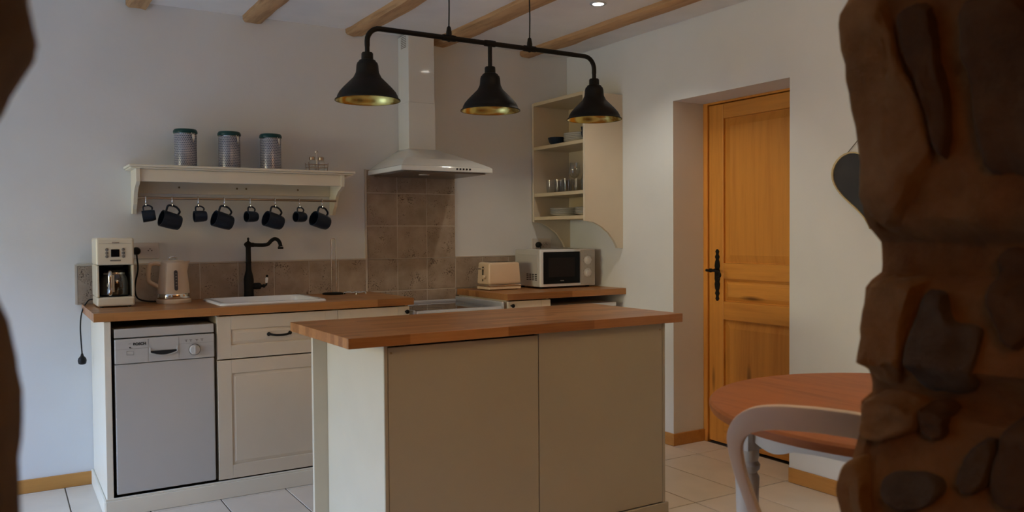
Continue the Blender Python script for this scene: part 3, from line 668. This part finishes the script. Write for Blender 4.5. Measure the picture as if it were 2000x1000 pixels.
# ------------------------------------------------------------------ cooker hood
hd = thing('cooker_hood', 'white chimney cooker hood above the tiled splashback', 'cooker hood', (-1.184, -.0015, 1.612))
bm = B(); hx2, dy = .291, -.494
for zz in (0,): box(bm, -hx2, hx2, dy, 0, .004, .032, bev=.004)
obj('rim', bm, 'hoodw', hd)
bm = B(); n = 6; rings = []
for k in range(n+1):
    t = k/n; z = .0325 + .128*t**.93
    sx = hx2-.003 - (hx2-.003-.094)*t; y0 = dy+.003 - (dy+.003+.160)*t
    rings.append([bm.verts.new(p) for p in ((-sx, 0, z), (-sx, y0, z), (sx, y0, z), (sx, 0, z))])
for a, b in zip(rings, rings[1:]):
    for k in range(4): bm.faces.new((a[k], a[(k+1) % 4], b[(k+1) % 4], b[k]))
bm.faces.new(rings[-1]); bm.faces.new(list(reversed(rings[0])))
obj('canopy', bm, 'hoodw', hd, True)
bx('chimney_sleeve', 'hoodw', hd, -.0875, .0895, -.153, 0, .1, .44, bev=.002)
ch = bx('chimney', 'hoodw', hd, -.0845, .0865, -.150, 0, .4405, .847, bev=.002)
for r_ in range(7):
    for q in range(1): bx('vent_slot', 'grey', ch, -.0852, -.0843, -.120, -.045, .772+.0105*r_, .777+.0105*r_, bev=0)
bx('filter', 'filter', hd, -hx2+.03, hx2-.03, dy+.03, -.03, -.004, .0035, bev=.002)
for k in range(5): obj('button', lathe(B(), [(.006, 0), (.005, .004)], 12, c=(.075+.021*k-.02, dy-.0003, .020), ax=(0, -1, 0)), 'dark', hd)
obj('lamp_lens', lathe(B(), [(.032, -.0045), (.030, -.008), (.01, -.009)], 20, c=(-.07, -.32, 0)), 'socket', hd, True)

# ------------------------------------------------------------------ pendant lamp over the island
LY = -1.6; LX = -1.551; LZ = 2.078
pn = thing('pendant_lamp', 'black three-shade bar pendant lamp above the island', 'pendant lamp', (LX, LY, LZ))
a = .055
pts = [(-.562, 0, -.075)] + [(-.562+a-a*math.cos(t), 0, -a+a*math.sin(t)) for t in [math.pi/2*k/7 for k in range(8)]] + [(-.3, 0, 0), (0, 0, 0), (.3, 0, 0)] + [(.562-a+a*math.sin(t), 0, -a+a*math.cos(t)) for t in [math.pi/2*k/7 for k in range(8)]] + [(.562, 0, -.075)]
obj('bar', tube(B(), pts, .0105, 12), 'black', pn, True)
bm = B(); lathe(bm, [(.0135, -.025), (.0145, 0), (.0135, .025)], 14, ax=(1, 0, 0)); tube(bm, [(0, 0, 0), (0, 0, -.14)], .0095, 12); obj('stem', bm, 'black', pn, True)
for x in (-.198, .204):
    bm = B(); lathe(bm, [(.013, -.030), (.014, 0), (.013, .030)], 14, c=(x, 0, 0), ax=(1, 0, 0)); lathe(bm, [(.012, .006), (.012, .022), (.008, .045), (.003, .05)], 14, c=(x, 0, 0)); lathe(bm, [(.004, -.016), (.010, -.012), (.012, 0)], 12, c=(x, 0, 0))
    obj('clamp', bm, 'black', pn, True)
    obj('cable', tube(B(), smooth_curve([(x, 0, .045), (x+.002, 0, .15), (x-.001, 0, .28), (x, 0, CZ-LZ-.018)], 5), .003, 8), 'blackp', pn, True)
    obj('ceiling_rose', lathe(B(), [(.012, CZ-LZ-.030), (.045, CZ-LZ-.020), (.05, CZ-LZ-.0006)], 24, c=(x, 0, 0)), 'black', pn, True)
op = [(.020, .190), (.023, .186), (.0235, .163), (.033, .158), (.034, .154), (.040, .149), (.043, .139), (.0445, .120), (.046, .110), (.0556, .091), (.0754, .0714), (.0953, .0516), (.1105, .034), (.1185, .019), (.1215, .009), (.1285, .004), (.129, 0)]
ip = [(.1265, .0005), (.1190, .009), (.1160, .019), (.1080, .033), (.0930, .0500), (.0730, .070), (.0535, .089), (.044, .108), (.041, .120), (.040, .135), (.001, .142)]
for x, dz in ((-.562, -.075), (0, -.14), (.562, -.075)):
    zb = -.290
    zt = zb + .190
    so = obj('shade', lathe(B(), op, 48, c=(x, 0, zb), cap1=False), 'black', pn, True)
    obj('shade_lining', lathe(B(), ip, 48, c=(x, 0, zb), cap0=False), 'brass', so, True)
    obj('bulb', lathe(B(), [(.012, .135), (.014, .11), (.024, .085), (.027, .066), (.02, .048), (.002, .042)], 20, c=(x, 0, zb)), 'glass', so, True)
    if dz > -.1: obj('neck', tube(B(), [(x, 0, dz), (x, 0, zt)], .0095, 12), 'black', so, True)

# recessed ceiling spotlights
def spot(x, y, label, key):
    t = thing('ceiling_spotlight', label, 'spotlight', (x, y, CZ))
    obj('ring', lathe(B(), [(.043, -.0005), (.045, -.004), (.040, -.008), (.030, -.0065), (.029, -.0005)], 32, cap0=False, cap1=False), 'hobf', t, True)
    obj('lens', lathe(B(), [(.0285, -.001), (.0285, -.004), (.02, -.0055)], 28), 'spot', t, True)
    l = bpy.data.lights.new('spot_light', 'SPOT'); l.energy, l.color = LIGHT[key]; l.spot_size = R(125); l.spot_blend = .6; l.shadow_soft_size = .028
    o = bpy.data.objects.new('spot_light', l); C.objects.link(o); o.parent = t; o.location = (0, 0, -.012)
spot(-.648, -1.193, 'lit recessed spotlight in the ceiling between two beams', 'spot')

# invented uplighter hidden behind the stone wall, added to brighten ceiling and walls
wl = thing('fill_uplighter', 'added unseen fill uplighter on the kitchen side of the stone wall', 'added light', (-1.62, YS0-.100, 1.86))
bx('back_plate', 'white', wl, -.05, .05, 0, .012, -.04, .12, bev=.003)
obj('bowl', lathe(B(), [(.02, 0), (.09, .04), (.14, .10), (.135, .10), (.085, .045), (.001, .01)], 28, c=(0, .155, 0), cap1=False), 'white', wl, True)
l = area('fill_light', (0, .155, .095), (R(180), 0, 0), .2, .2, *LIGHT['up']); l.parent = wl

# ------------------------------------------------------------------ wall cupboard and its crockery
wc = thing('wall_cupboard', 'open cream wall cupboard with curved side panels in the corner', 'cupboard', (-.0008, -.305, 1.16))
def side(y0, y1, name='side_panel'):
    pr_ = [(-.298, .972), (-.298, .177)] + [(-.298+.02, .175), (-.231, .168), (-.171, .142), (-.111, .100), (-.07, .052), (-.052, .022), (-.045, .004), (0, .002), (0, .972)]
    bm = B(); prism(bm, pr_, 'y', y0, y1); obj(name, bm, 'cream', wc)
side(-.298, -.278); side(.274, .294)
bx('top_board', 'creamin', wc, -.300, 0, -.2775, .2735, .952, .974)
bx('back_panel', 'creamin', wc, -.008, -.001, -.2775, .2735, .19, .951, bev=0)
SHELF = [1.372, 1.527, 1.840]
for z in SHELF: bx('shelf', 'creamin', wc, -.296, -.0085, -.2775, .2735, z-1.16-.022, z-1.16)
def plate(r, label, loc, group):
    o = obj('plate', lathe(B(), [(r*.55, .0005), (r*.58, .003), (r*.95, .0145), (r, .0170), (r*.985, .0185), (r*.6, .0065), (.001, .005)], 36, cap1=False), 'plate', smooth=True)
    o.data.materials.append(M['rim'])
    for p in o.data.polygons:
        c = p.center
        if math.hypot(c.x, c.y) > r*.985: p.material_index = 1  # dark lip draws the shade lines between stacked plates
    o.location = loc; return tag(o, label, 'plate', group)
ordn = ['bottom', 'second', 'third', 'fourth', 'fifth', 'top']
def pile(x, y, z, r, n, desc, group, step=.009):
    base = None
    for k in range(n):
        lab = f"{'top' if k == n-1 else ordn[k]} plate of {desc}"
        if base is None: base = plate(r, lab, (x, y, z+.0005), group)
        else:
            o = base.copy(); C.objects.link(o); o.location = (x, y, z+.0005+step*k); o['label'] = lab
pile(-.165, -.235, SHELF[0], .118, 5, 'the left pile on the cupboard bottom shelf', 'plates on the bottom shelf')
pile(-.150, -.475, SHELF[0], .112, 5, 'the right pile on the cupboard bottom shelf', 'plates on the bottom shelf')
pile(-.160, -.375, SHELF[2], .112, 5, 'the pile on the cupboard top shelf', 'plates on the top shelf', .011)
def bowl(label, loc, r=.062, h=.055):
    o = obj('bowl', lathe(B(), [(r*.5, 0.0005), (r*.55, .004), (r*.86, h*.45), (r, h), (r-.004, h), (r*.8, h*.45), (.001, .007)], 32, cap1=False), 'navy', smooth=True); o.location = loc
    return tag(o, label, 'bowl', 'navy bowls on the top shelf')
bowl('navy bowl left of the plates on the cupboard top shelf', (-.2, -.165, SHELF[2]))
bowl('navy bowl right of the plates, lowest of its stack', (-.215, -.535, SHELF[2]), .052)
bowl('navy bowl right of the plates, uppermost of its stack', (-.215, -.535, SHELF[2]+.030), .052)
def tumbler(label, loc, r=.036, h=.088):
    o = obj('tumbler', lathe(B(), [(r*.8, .0005), (r*.86, .003), (r, h), (r-.0022, h), (r*.8, .010), (.001, .009)], 26, cap1=False), 'glass', smooth=True); o.location = loc
    return tag(o, label, 'glass', 'tumblers on the middle shelf')
for k, (x, y) in enumerate(((-.215, -.115), (-.215, -.205), (-.215, -.295), (-.125, -.115), (-.125, -.205), (-.125, -.295))):
    tumbler(['first', 'second', 'third'][k % 3] + (' front' if k < 3 else ' rear') + ' glass tumbler from the left on the middle shelf', (x, y, SHELF[1]+.0003))
def wine(label, loc):
    t = thing('wine_glass', label, 'wine glass', loc, group='wine glasses on the middle shelf')
    obj('foot', lathe(B(), [(.033, .0005), (.033, .002), (.006, .006), (.004, .01)], 26), 'glass', t, True)
    obj('stem', lathe(B(), [(.004, .0102), (.0035, .08)], 12), 'glass', t, True)
    obj('cup', lathe(B(), [(.004, .0802), (.026, .098), (.036, .125), (.035, .155), (.029, .185), (.0275, .185), (.033, .155), (.034, .125), (.024, .100), (.001, .084)], 26, cap1=False), 'glass', t, True)
for k, (x, y) in enumerate(((-.225, -.395), (-.110, -.385), (-.225, -.552))): wine(['wine glass beside the tumblers on the middle shelf', 'wine glass at the back of the cupboard middle shelf', 'wine glass next to the near side of the cupboard'][k], (x, y, SHELF[1]+.0003))
o = obj('decanter', lathe(B(), [(.042, .0005), (.046, .01), (.047, .06), (.036, .11), (.019, .15), (.018, .19), (.028, .225), (.0265, .225), (.016, .19), (.017, .15), (.034, .108), (.045, .06), (.04, .012), (.001, .010)], 30, cap1=False), 'glass', smooth=True)
o.location = (-.175, -.470, SHELF[1]+.0003); tag(o, 'clear glass carafe among the wine glasses in the cupboard', 'carafe')

# ------------------------------------------------------------------ toaster, microwave
to = thing('toaster', 'cream toaster with chrome band beside the microwave', 'toaster', (-.700, -.235, HR))
tw, td = .118, .078
bm = B(); box(bm, -tw, tw, -td, td, .035, .172, bev=.014, seg=4)
for v in bm.verts:
    k = (v.co.z-.035)/.137; v.co.x *= 1-.07*k; v.co.y *= 1-.08*k
obj('body', bm, 'toaster', to, True)
obj('chrome_band', box(B(), -tw-.001, tw+.001, -td-.001, td+.001, .022, .0345, bev=.005), 'chrome', to)
obj('base', box(B(), -tw+.002, tw-.002, -td+.002, td-.002, .004, .0215, bev=.004), 'toaster', to)
for s in (-1, 1):
    for q in (-1, 1): obj('foot', lathe(B(), [(.008, .0004), (.008, .004)], 10, c=(s*.095, q*.055, 0)), 'blackp', to)
for y in (-.025, .025): bx('slot', 'dark', to, -.085, .085, y-.012, y+.012, .1725, .1732, bev=0)
obj('lever_slot', box(B(), -tw-.0006, -tw+.012, -.004, .004, .055, .145), 'dark', to)
obj('lever', box(B(), -tw-.024, -tw+.004, -.018, .018, .128, .138, bev=.003), 'chrome', to)
obj('dial', lathe(B(), [(.014, 0), (.013, .014), (.010, .016)], 18, c=(-tw-.001, -.030, .082), ax=(-1, 0, 0)), 'toaster', to, True)
mv = thing('microwave', 'white microwave oven with black door in the corner', 'microwave', (-.272, -.235, HR))
mwid, mdep, mh = .213, .152, .236
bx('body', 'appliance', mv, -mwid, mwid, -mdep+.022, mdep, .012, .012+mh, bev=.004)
bx('front_frame', 'white', mv, -mwid, mwid, -mdep, -mdep+.0215, .012, .012+mh, bev=.004)
dd = bx('door', 'screen', mv, -mwid+.018, .088, -mdep-.006, -mdep-.0003, .030, .232, bev=.003)
bx('door_window', 'mesh', dd, -mwid+.055, .045, -mdep-.0068, -mdep-.0062, .072, .195, bev=0)
bx('door_emblem', 'grey', dd, -.068, -.040, -mdep-.0072, -mdep-.0062, .046, .051, bev=0)
pnl = bx('control_panel', 'appliance', mv, .095, mwid-.006, -mdep-.004, -mdep-.0003, .020, .240, bev=.002)
for z in (.175, .095): 
    k = obj('dial', lathe(B(), [(.028, 0), (.027, .004), (.020, .006), (.019, .018), (.016, .020)], 24, c=(.150, -mdep-.0042, z), ax=(0, -1, 0)), 'white', pnl, True)
    bm = B()
    for q in range(9):
        a = R(-140+35*q); box(bm, .150+.036*math.sin(a)-.0015, .150+.036*math.sin(a)+.0015, -mdep-.0046, -mdep-.0041, z+.036*math.cos(a)-.0015, z+.036*math.cos(a)+.0015)
    obj('dial_mark', bm, 'grey', k)
for r_ in range(4):
    for q in range(4): bx('vent_slot', 'dark', mv, -mwid-.0006, -mwid+.001, -mdep+.045+.032*q, -mdep+.069+.032*q, .052+.0115*r_, .058+.0115*r_, bev=0)
bm = B(); tube(bm, [(-mwid-.0006, -mdep+.04, .05), (-mwid-.0006, -mdep+.04, .215), (-mwid-.0006, mdep-.04, .215)], .0022, 6); obj('pressed_edge', bm, 'appliance', mv)
for s in (-1, 1):
    for q in (-1, 1): obj('foot', lathe(B(), [(.012, .0004), (.012, .012)], 10, c=(s*.18, q*.11, 0)), 'blackp', mv)
obj('cord', tube(B(), smooth_curve([(.01, .185, .262), (.01, .18, .24), (.012, .175, .2), (.012, .170, .12), (.012, .156, .06)], 5), .004, 8), 'blackp', mv, True)

# ------------------------------------------------------------------ island
IZ = .895
it = worktop('worktop', 'thick oiled wood worktop of the kitchen island', -2.336, -.763, -1.948, -1.269, IZ, .038)
isl = thing('kitchen_island', 'cream kitchen island cabinet with two plain back panels', 'kitchen island', (-1.52, -1.6, 0))
X0, X1, Y0, Y1 = -2.191+1.52, -.842+1.52, -1.918+1.6, -1.305+1.6; ZT = IZ-.0385
bx('side_panel', 'islandside', isl, X0, X0+.016, Y0+.006, Y1, .001, ZT, bev=.0015)
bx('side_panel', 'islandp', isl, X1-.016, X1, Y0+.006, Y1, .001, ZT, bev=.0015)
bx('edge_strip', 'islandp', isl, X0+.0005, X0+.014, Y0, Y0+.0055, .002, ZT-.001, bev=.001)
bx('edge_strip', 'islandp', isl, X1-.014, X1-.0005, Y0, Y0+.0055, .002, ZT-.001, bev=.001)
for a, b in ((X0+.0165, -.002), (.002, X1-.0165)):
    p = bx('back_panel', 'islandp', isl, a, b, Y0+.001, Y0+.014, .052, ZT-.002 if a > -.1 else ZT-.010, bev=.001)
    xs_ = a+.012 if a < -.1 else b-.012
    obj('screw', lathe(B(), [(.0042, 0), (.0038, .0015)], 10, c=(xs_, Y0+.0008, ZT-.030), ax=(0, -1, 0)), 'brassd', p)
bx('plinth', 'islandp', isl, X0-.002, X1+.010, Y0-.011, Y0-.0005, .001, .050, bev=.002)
bx('filler_strip', 'islandside', isl, X0-.062, X0+.02, Y1+.0008, Y1+.022, .001, ZT, bev=.002)
bx('cabinet_front', 'cream', isl, X0+.0205, X1, Y1+.0008, Y1+.020, .06, ZT, bev=.002)
bx('middle_partition', 'dark', isl, -.008, .008, Y0+.0145, Y1, .06, ZT-.01)

# ------------------------------------------------------------------ table, chair
tx, ty = -1.158, -3.302
tb = thing('dining_table', 'round wooden dining table with painted legs by the stone wall', 'table', (tx, ty, 0))
bm = lathe(B(), [(.535, .728), (.562, .731), (.566, .740), (.566, .752), (.560, .759), (.54, .76)], 72); obj('table_top', bm, 'tablewood', tb, True)
lx, ly = .297, .345
for sx in (-1, 1):
    for sy in (-1, 1):
        bm = B(); box(bm, sx*lx-.034, sx*lx+.034, sy*ly-.034, sy*ly+.034, .605, .7275, bev=.003)
        lathe(bm, [(.017, .001), (.022, .03), (.026, .10), (.030, .30), (.034, .48), (.036, .52), (.028, .535), (.036, .545), (.038, .558), (.030, .570), (.034, .582), (.034, .606)], 22, c=(sx*lx, sy*ly, 0))
        obj('leg', bm, 'tablew', tb, True)
def apron(name, horiz, s):
    half = (lx if horiz else ly)-.0345; n = 40; top = .7275; bot = []
    for k in range(n+1):
        t = -1+2*k/n; a = abs(t); z = .632 + (-.020*math.sin(math.pi*min(1, (1-a)/.45)) if a > .55 else .012*math.cos(math.pi*a/.55*.5))
        bot.append((t*half, z))
    poly = [(-half, top)] + bot + [(half, top)]
    bm = B(); d = s*(ly if horiz else lx)
    prism(bm, poly, 'y' if horiz else 'x', d-.010, d+.010); obj(name, bm, 'tablew', tb)
for s in (-1, 1): apron('apron', True, s); apron('apron', False, s)
chx = thing('dining_chair', 'pale painted dining chair with open rounded back at the table', 'chair', (-1.775, -3.478, 0), math.atan2(-.89, .45))
Oc = [(0, .874), (.08, .870), (.14, .857), (.183, .829), (.206, .787), (.205, .74), (.194, .69), (.178, .645), (.163, .60), (.152, .54), (.147, .46)]
Ic = [(0, .818), (.07, .815), (.12, .806), (.152, .791), (.170, .765), (.171, .73), (.162, .685), (.147, .64), (.131, .595), (.120, .54), (.115, .46)]
def cv(c): return smooth_curve([(a, b, 0) for a, b in c], 5)
oc, ic = cv(Oc), cv(Ic)
def full(c): return [(-p.x, p.y) for p in reversed(c)] + [(p.x, p.y) for p in c[1:]]
oc, ic = full(oc), full(ic)
def by(x, z): return -.085*max(0, z-.46)/.4*.75 - .030*(1-min(1, (x/.2)**2))
bm = B(); rings = []
for (a, b), (c, d) in zip(oc, ic):
    ro_ = []
    for (x, z, o) in ((a, b, -.013), (c, d, -.013), (c, d, .013), (a, b, .013)): ro_.append(bm.verts.new((x, by(x, z)+o, z)))
    rings.append(ro_)
for p, q in zip(rings, rings[1:]):
    for k in range(4): bm.faces.new((p[k], p[(k+1) % 4], q[(k+1) % 4], q[k]))
bm.faces.new(rings[0]); bm.faces.new(list(reversed(rings[-1])))
bmesh.ops.recalc_face_normals(bm, faces=bm.faces[:])
es = [e for e in bm.edges if len(e.link_faces) == 2 and e.calc_face_angle(0) > R(60)]
bmesh.ops.bevel(bm, geom=es, offset=.004, segments=2, profile=.5, affect='EDGES')
obj('backrest', bm, 'chair', chx, True)
so = [(-.150, -.012), (-.165, .05), (-.19, .18), (-.205, .30), (-.195, .39), (-.14, .425), (0, .435), (.14, .425), (.195, .39), (.205, .30), (.19, .18), (.165, .05), (.150, -.012), (0, -.02)]
sop = [(p.x, p.y) for p in smooth_curve([(a, b, 0) for a, b in so], 4, True)]
bm = prism(B(), sop, 'z', .437, .4595)
bmesh.ops.recalc_face_normals(bm, faces=bm.faces[:])
bmesh.ops.bevel(bm, geom=[e for e in bm.edges if e.calc_face_angle(0) > R(60)], offset=.006, segments=2, profile=.5, affect='EDGES')
obj('seat', bm, 'chair', chx, True)
for s in (-1, 1):
    obj('leg', tube(B(), [(s*.165, .36, .4365), (s*.175, .375, .22), (s*.18, .385, .001)], [.021, .018, .013], 12), 'chair', chx, True)
    obj('leg', tube(B(), [(s*.132, .018, .4365), (s*.140, -.012, .22), (s*.152, -.06, .001)], [.020, .018, .014], 12), 'chair', chx, True)
    obj('stretcher', tube(B(), [(s*.176, .377, .2), (s*.142, -.014, .2)], .009, 8), 'chair', chx, True)
bx('seat_rail', 'chair', chx, -.14, .14, .33, .35, .40, .4365)

# ------------------------------------------------------------------ heart chalkboard
hc = thing('heart_chalkboard', 'heart-shaped chalkboard with pale wooden rim hanging on the wall', 'chalkboard', (-.0015, -2.362, 1.478))
def heart(s, n=60):
    out = []
    for k in range(n):
        t = 2*math.pi*k/n; out.append((s*16*math.sin(t)**3/16*.155, s*(13*math.cos(t)-5*math.cos(2*t)-2*math.cos(3*t)-math.cos(4*t))/16*.155*.98))
    return out
ho, hi = heart(1.3), heart(1.24)
bm = B()
for d in (0,):
    A = [bm.verts.new((-.001, y, z)) for y, z in ho]; Bv = [bm.verts.new((-.016, y, z)) for y, z in ho]; D = [bm.verts.new((-.016, y, z)) for y, z in hi]; E_ = [bm.verts.new((-.009, y, z)) for y, z in hi]
    for p, q in ((A, Bv), (Bv, D), (D, E_)):
        for k in range(60): bm.faces.new((p[k], p[(k+1) % 60], q[(k+1) % 60], q[k]))
obj('rim', bm, 'heartw', hc)
obj('slate', prism(B(), heart(1.235), 'x', -.0095, -.002), 'slate', hc)
obj('string', tube(B(), [(-.010, .115, .146), (-.006, .0, .262), (-.010, -.115, .146)], .002, 6), 'jute', hc)
obj('nail', lathe(B(), [(.003, 0), (.003, .012), (.005, .014)], 8, c=(0, 0, .264), ax=(-1, 0, 0)), 'steel', hc)

# ------------------------------------------------------------------ rough stone wall with the opening we look through
RP = [(2.48, -2.16), (2.2, -2.13), (1.9, -2.15), (1.645, -2.143), (1.594, -2.143), (1.552, -2.131), (1.509, -2.131), (1.449, -2.114), (1.388, -2.113), (1.301, -2.107), (1.27, -2.098), (1.253, -2.074), (1.239, -2.051), (1.23, -2.048), (1.185, -2.05), (1.172, -2.078), (1.164, -2.095), (1.089, -2.105), (1.037, -2.115), (1.031, -2.101), (1.021, -2.089), (1.003, -2.079), (.984, -2.072), (.975, -2.076), (.97, -2.106), (.952, -2.109), (.938, -2.103), (.904, -2.114), (.87, -2.128), (.837, -2.141), (.811, -2.145), (.775, -2.141), (.5, -2.11), (.2, -2.15), (0, -2.13)]
LP = [(2.48, -3.35), (2.0, -3.37), (1.6, -3.345), (1.414, -3.342), (1.404, -3.342), (1.394, -3.339), (1.382, -3.336), (1.373, -3.339), (1.362, -3.346), (1.351, -3.352), (1.339, -3.357), (1.336, -3.36), (1.31, -3.372), (1.243, -3.374), (1.212, -3.362), (1.201, -3.357), (1.18, -3.353), (1.166, -3.351), (1.145, -3.349), (1.128, -3.35), (1.118, -3.351), (1.104, -3.353), (1.087, -3.352), (1.069, -3.352), (.6, -3.36), (0, -3.35)]
def lerp(P, z):
    for (z0, x0), (z1, x1) in zip(P, P[1:]):
        if z0 >= z >= z1: return x0 + (x1-x0)*(z0-z)/max(1e-6, z0-z1)
    return P[-1][1]
def fb(p, s, n=4):
    v = 0; a = 1
    for k in range(n): v += a*noise.noise(Vector(p)*s); s *= 2; a *= .5
    return v
ws = thing('wall_front', 'rough rubble stone wall with the opening the kitchen is seen through', 'wall', (0, 0, 0), kind='structure')
def jamb(right):
    bm = B(); rows = []; nz = 190
    for i in range(nz+1):
        z = (CZ-.002)*(1-i/nz); row = []
        if right:
            xc = lerp(RP, z)
            path = [(-.001-(-.001-xc-.05)*t, YS0-.004-.10*max(0, min(1, (1-t)*14)), 0) for t in (0, .3, .6, .8, .9, .93, .96, .98, 1)] + [(xc+.02, YS0-.001, .2), (xc+.004, YS0-.004, .5)]
            path += [(xc+.006*k*0-.012*min(1, k/4), YS0-.006-(YS0-YS1-.02)*k/36, 1) for k in range(1, 37)]
            path += [(xc+.02, YS1+.004, .6)] + [(xc+.05+(-.001-xc-.05)*t, YS1, 1) for t in (0, .05, .1, .2, .35, .55, 1)]
        else:
            xc = lerp(LP, z)
            path = [(-6.6, YS0, 0)] + [(xc-.06-(xc-.06+6.6)*(1-t), YS0, .5) for t in (.3, .6, .8, .95)]
            path += [(xc-.05*abs((k-12)/12)**2, YS0-.02-(YS0-YS1-.04)*k/24, .35) for k in range(25)]
            path += [(xc-.07, YS1+.005, .6)] + [(xc-.08-(xc-.08+6.6)*t, YS1, 1) for t in (.05, .2, .5, 1)]
        for (x, y, a) in path:
            d = (fb((x*1, y, z), 8, 6)*.013 + .008*abs(noise.noise(Vector((x*5, y*14, z*11)))) - .010*min(1, a*a))*a
            nx = -1 if right else 1
            face = 1 if (YS1+.02 < y < YS0-.02) else 0
            if x > -.01 or x < -6.59: d = 0
            row.append(bm.verts.new((x + nx*d*face + (0 if face else 0), y + (0 if face else (d*.6 if y > -4 else -d)), z)))
        rows.append(row)
    for a, b in zip(rows, rows[1:]):
        for k in range(len(a)-1): bm.faces.new((a[k], a[k+1], b[k+1], b[k]))
    obj('mortar_core', bm, 'mortar', ws, True)
jamb(True); jamb(False)
bm = box(B(), -3.36, -2.12, YS1, YS0, 2.15, CZ-.001); obj('lintel', bm, 'stonea', ws)
ST = {
'stonea1': [(-3.795, 1.638), (-3.83, 1.649), (-3.877, 1.638), (-3.893, 1.585), (-3.899, 1.535), (-3.921, 1.49), (-3.934, 1.424), (-3.947, 1.367), (-3.914, 1.33), (-3.888, 1.281), (-3.847, 1.243), (-3.822, 1.266), (-3.812, 1.3), (-3.808, 1.431), (-3.798, 1.545)],
'stoneb1': [(-3.903, 1.607), (-3.954, 1.603), (-3.963, 1.515), (-3.973, 1.404), (-3.964, 1.358), (-3.951, 1.375), (-3.936, 1.44), (-3.923, 1.498), (-3.906, 1.542)],  # recess between the stones, its shade drawn as a dark stone
'stoneb2': [(-4.001, 1.599), (-4.081, 1.587), (-4.108, 1.503), (-4.103, 1.34), (-4.062, 1.329), (-4.018, 1.339), (-4.006, 1.446), (-3.996, 1.54)],
'stonea3': [(-3.823, 1.175), (-3.851, 1.182), (-3.901, 1.178), (-3.915, 1.166), (-3.893, 1.099), (-3.889, 1.032), (-3.866, .995), (-3.833, .994), (-3.823, 1.019), (-3.812, 1.039), (-3.816, 1.109)],
'stonec1': [(-3.923, 1.163), (-3.953, 1.16), (-3.973, 1.122), (-4.016, 1.11), (-4.019, 1.065), (-3.99, 1.006), (-3.924, .992), (-3.898, 1.016), (-3.899, 1.066), (-3.906, 1.117)],
'stoneb3': [(-4.012, 1.225), (-4.049, 1.233), (-4.091, 1.219), (-4.105, 1.133), (-4.064, 1.078), (-4.035, 1.112), (-4.012, 1.171)],
'stonea4': [(-3.816, .974), (-3.852, .988), (-3.907, .989), (-3.916, .945), (-3.881, .913), (-3.834, .903), (-3.812, .915)],
'stoneb4': [(-3.924, .983), (-3.962, .986), (-3.966, .955), (-3.95, .923), (-3.92, .929)],
'stonec2': [(-3.881, .862), (-3.925, .879), (-3.967, .875), (-3.977, .85), (-3.951, .821), (-3.899, .812), (-3.874, .835)],
'stonea5': [(-3.803, .856), (-3.829, .88), (-3.853, .847), (-3.858, .797), (-3.834, .746), (-3.805, .734), (-3.799, .804)],
'stoneb5': [(-3.872, .792), (-3.925, .807), (-3.991, .818), (-4.0, .765), (-3.881, .727)],
'stoneb6': [(-4.051, .971), (-4.093, .986), (-4.12, .934), (-4.094, .862), (-4.055, .855), (-4.04, .893)],
'stonec3': [(-4.006, .931), (-4.033, .945), (-4.044, .917), (-4.03, .867), (-4.003, .86), (-3.995, .894)],
}
def rock(poly, m, depth, xr, sgn, seed):
    cy = sum(p[0] for p in poly)/len(poly); cz = sum(p[1] for p in poly)/len(poly)
    out = smooth_curve([(a, b, 0) for a, b in poly], 4, True); bm = B(); rings = []; nr = 9
    for k in range(nr+1):
        t = k/nr; ring = []
        for p in out:
            y = cy + (p.x-cy)*(1-t)*1.0; z = cz + (p.y-cz)*(1-t)
            e = 1 if t > .22 else math.sqrt(max(0, 1-(1-t/.22)**2))
            x0 = (lerp(RP, z) if sgn < 0 else lerp(LP, z)-.02)
            h = depth*e + .013*fb((y+seed, z, seed*1.7), 10, 6)*e
            y += .006*fb((y, z+seed, 3), 20, 3); z2 = z + .006*fb((y+9, z+seed, 5), 20, 3)
            ring.append(bm.verts.new((x0 + sgn*(h-.006), y, z2)))
        rings.append(ring)
    n = len(out)
    for a, b in zip(rings[:-1], rings[1:-1]):
        for k in range(n): bm.faces.new((a[k], a[(k+1) % n], b[(k+1) % n], b[k]))
    c = bm.verts.new((sum(v.co.x for v in rings[-2])/n, cy, cz))
    for k in range(n): bm.faces.new((rings[-2][k], rings[-2][(k+1) % n], c))
    o = obj('stone', bm, m, ws, True)
    return o
for k, (nm, poly) in enumerate(ST.items()):
    rock(poly, nm[:6], .030, 0, -1, k*3.1+1)
for k, (c0, c1, ry, rz) in enumerate(((-4.06, 1.40, .15, .075), (-4.05, 1.10, .16, .09), (-4.04, 1.62, .17, .11), (-4.05, .85, .17, .12), (-4.05, .55, .17, .13), (-4.05, 1.88, .17, .12))):
    rock([(c0+ry*math.cos(a)*(1+.12*math.sin(3*a+k)), c1+rz*math.sin(a)) for a in [2*math.pi*q/10 for q in range(10)]], ('stonea', 'stoneb')[k % 2], .014, 0, 1, 50+k*2.3)
for k, (c0, c1, ry, rz) in enumerate(((-3.95, 1.80, .12, .13), (-4.15, 1.78, .08, .12), (-3.93, .55, .11, .13), (-4.14, .60, .10, .12), (-4.2, 1.10, .05, .15))):
    rock([(c0+ry*math.cos(a)*(1+.12*math.sin(3*a+k)), c1+rz*math.sin(a)) for a in [2*math.pi*q/10 for q in range(10)]], ('stonea', 'stoneb', 'stonec')[k % 3], .022, 0, -1, 90+k*2.3)
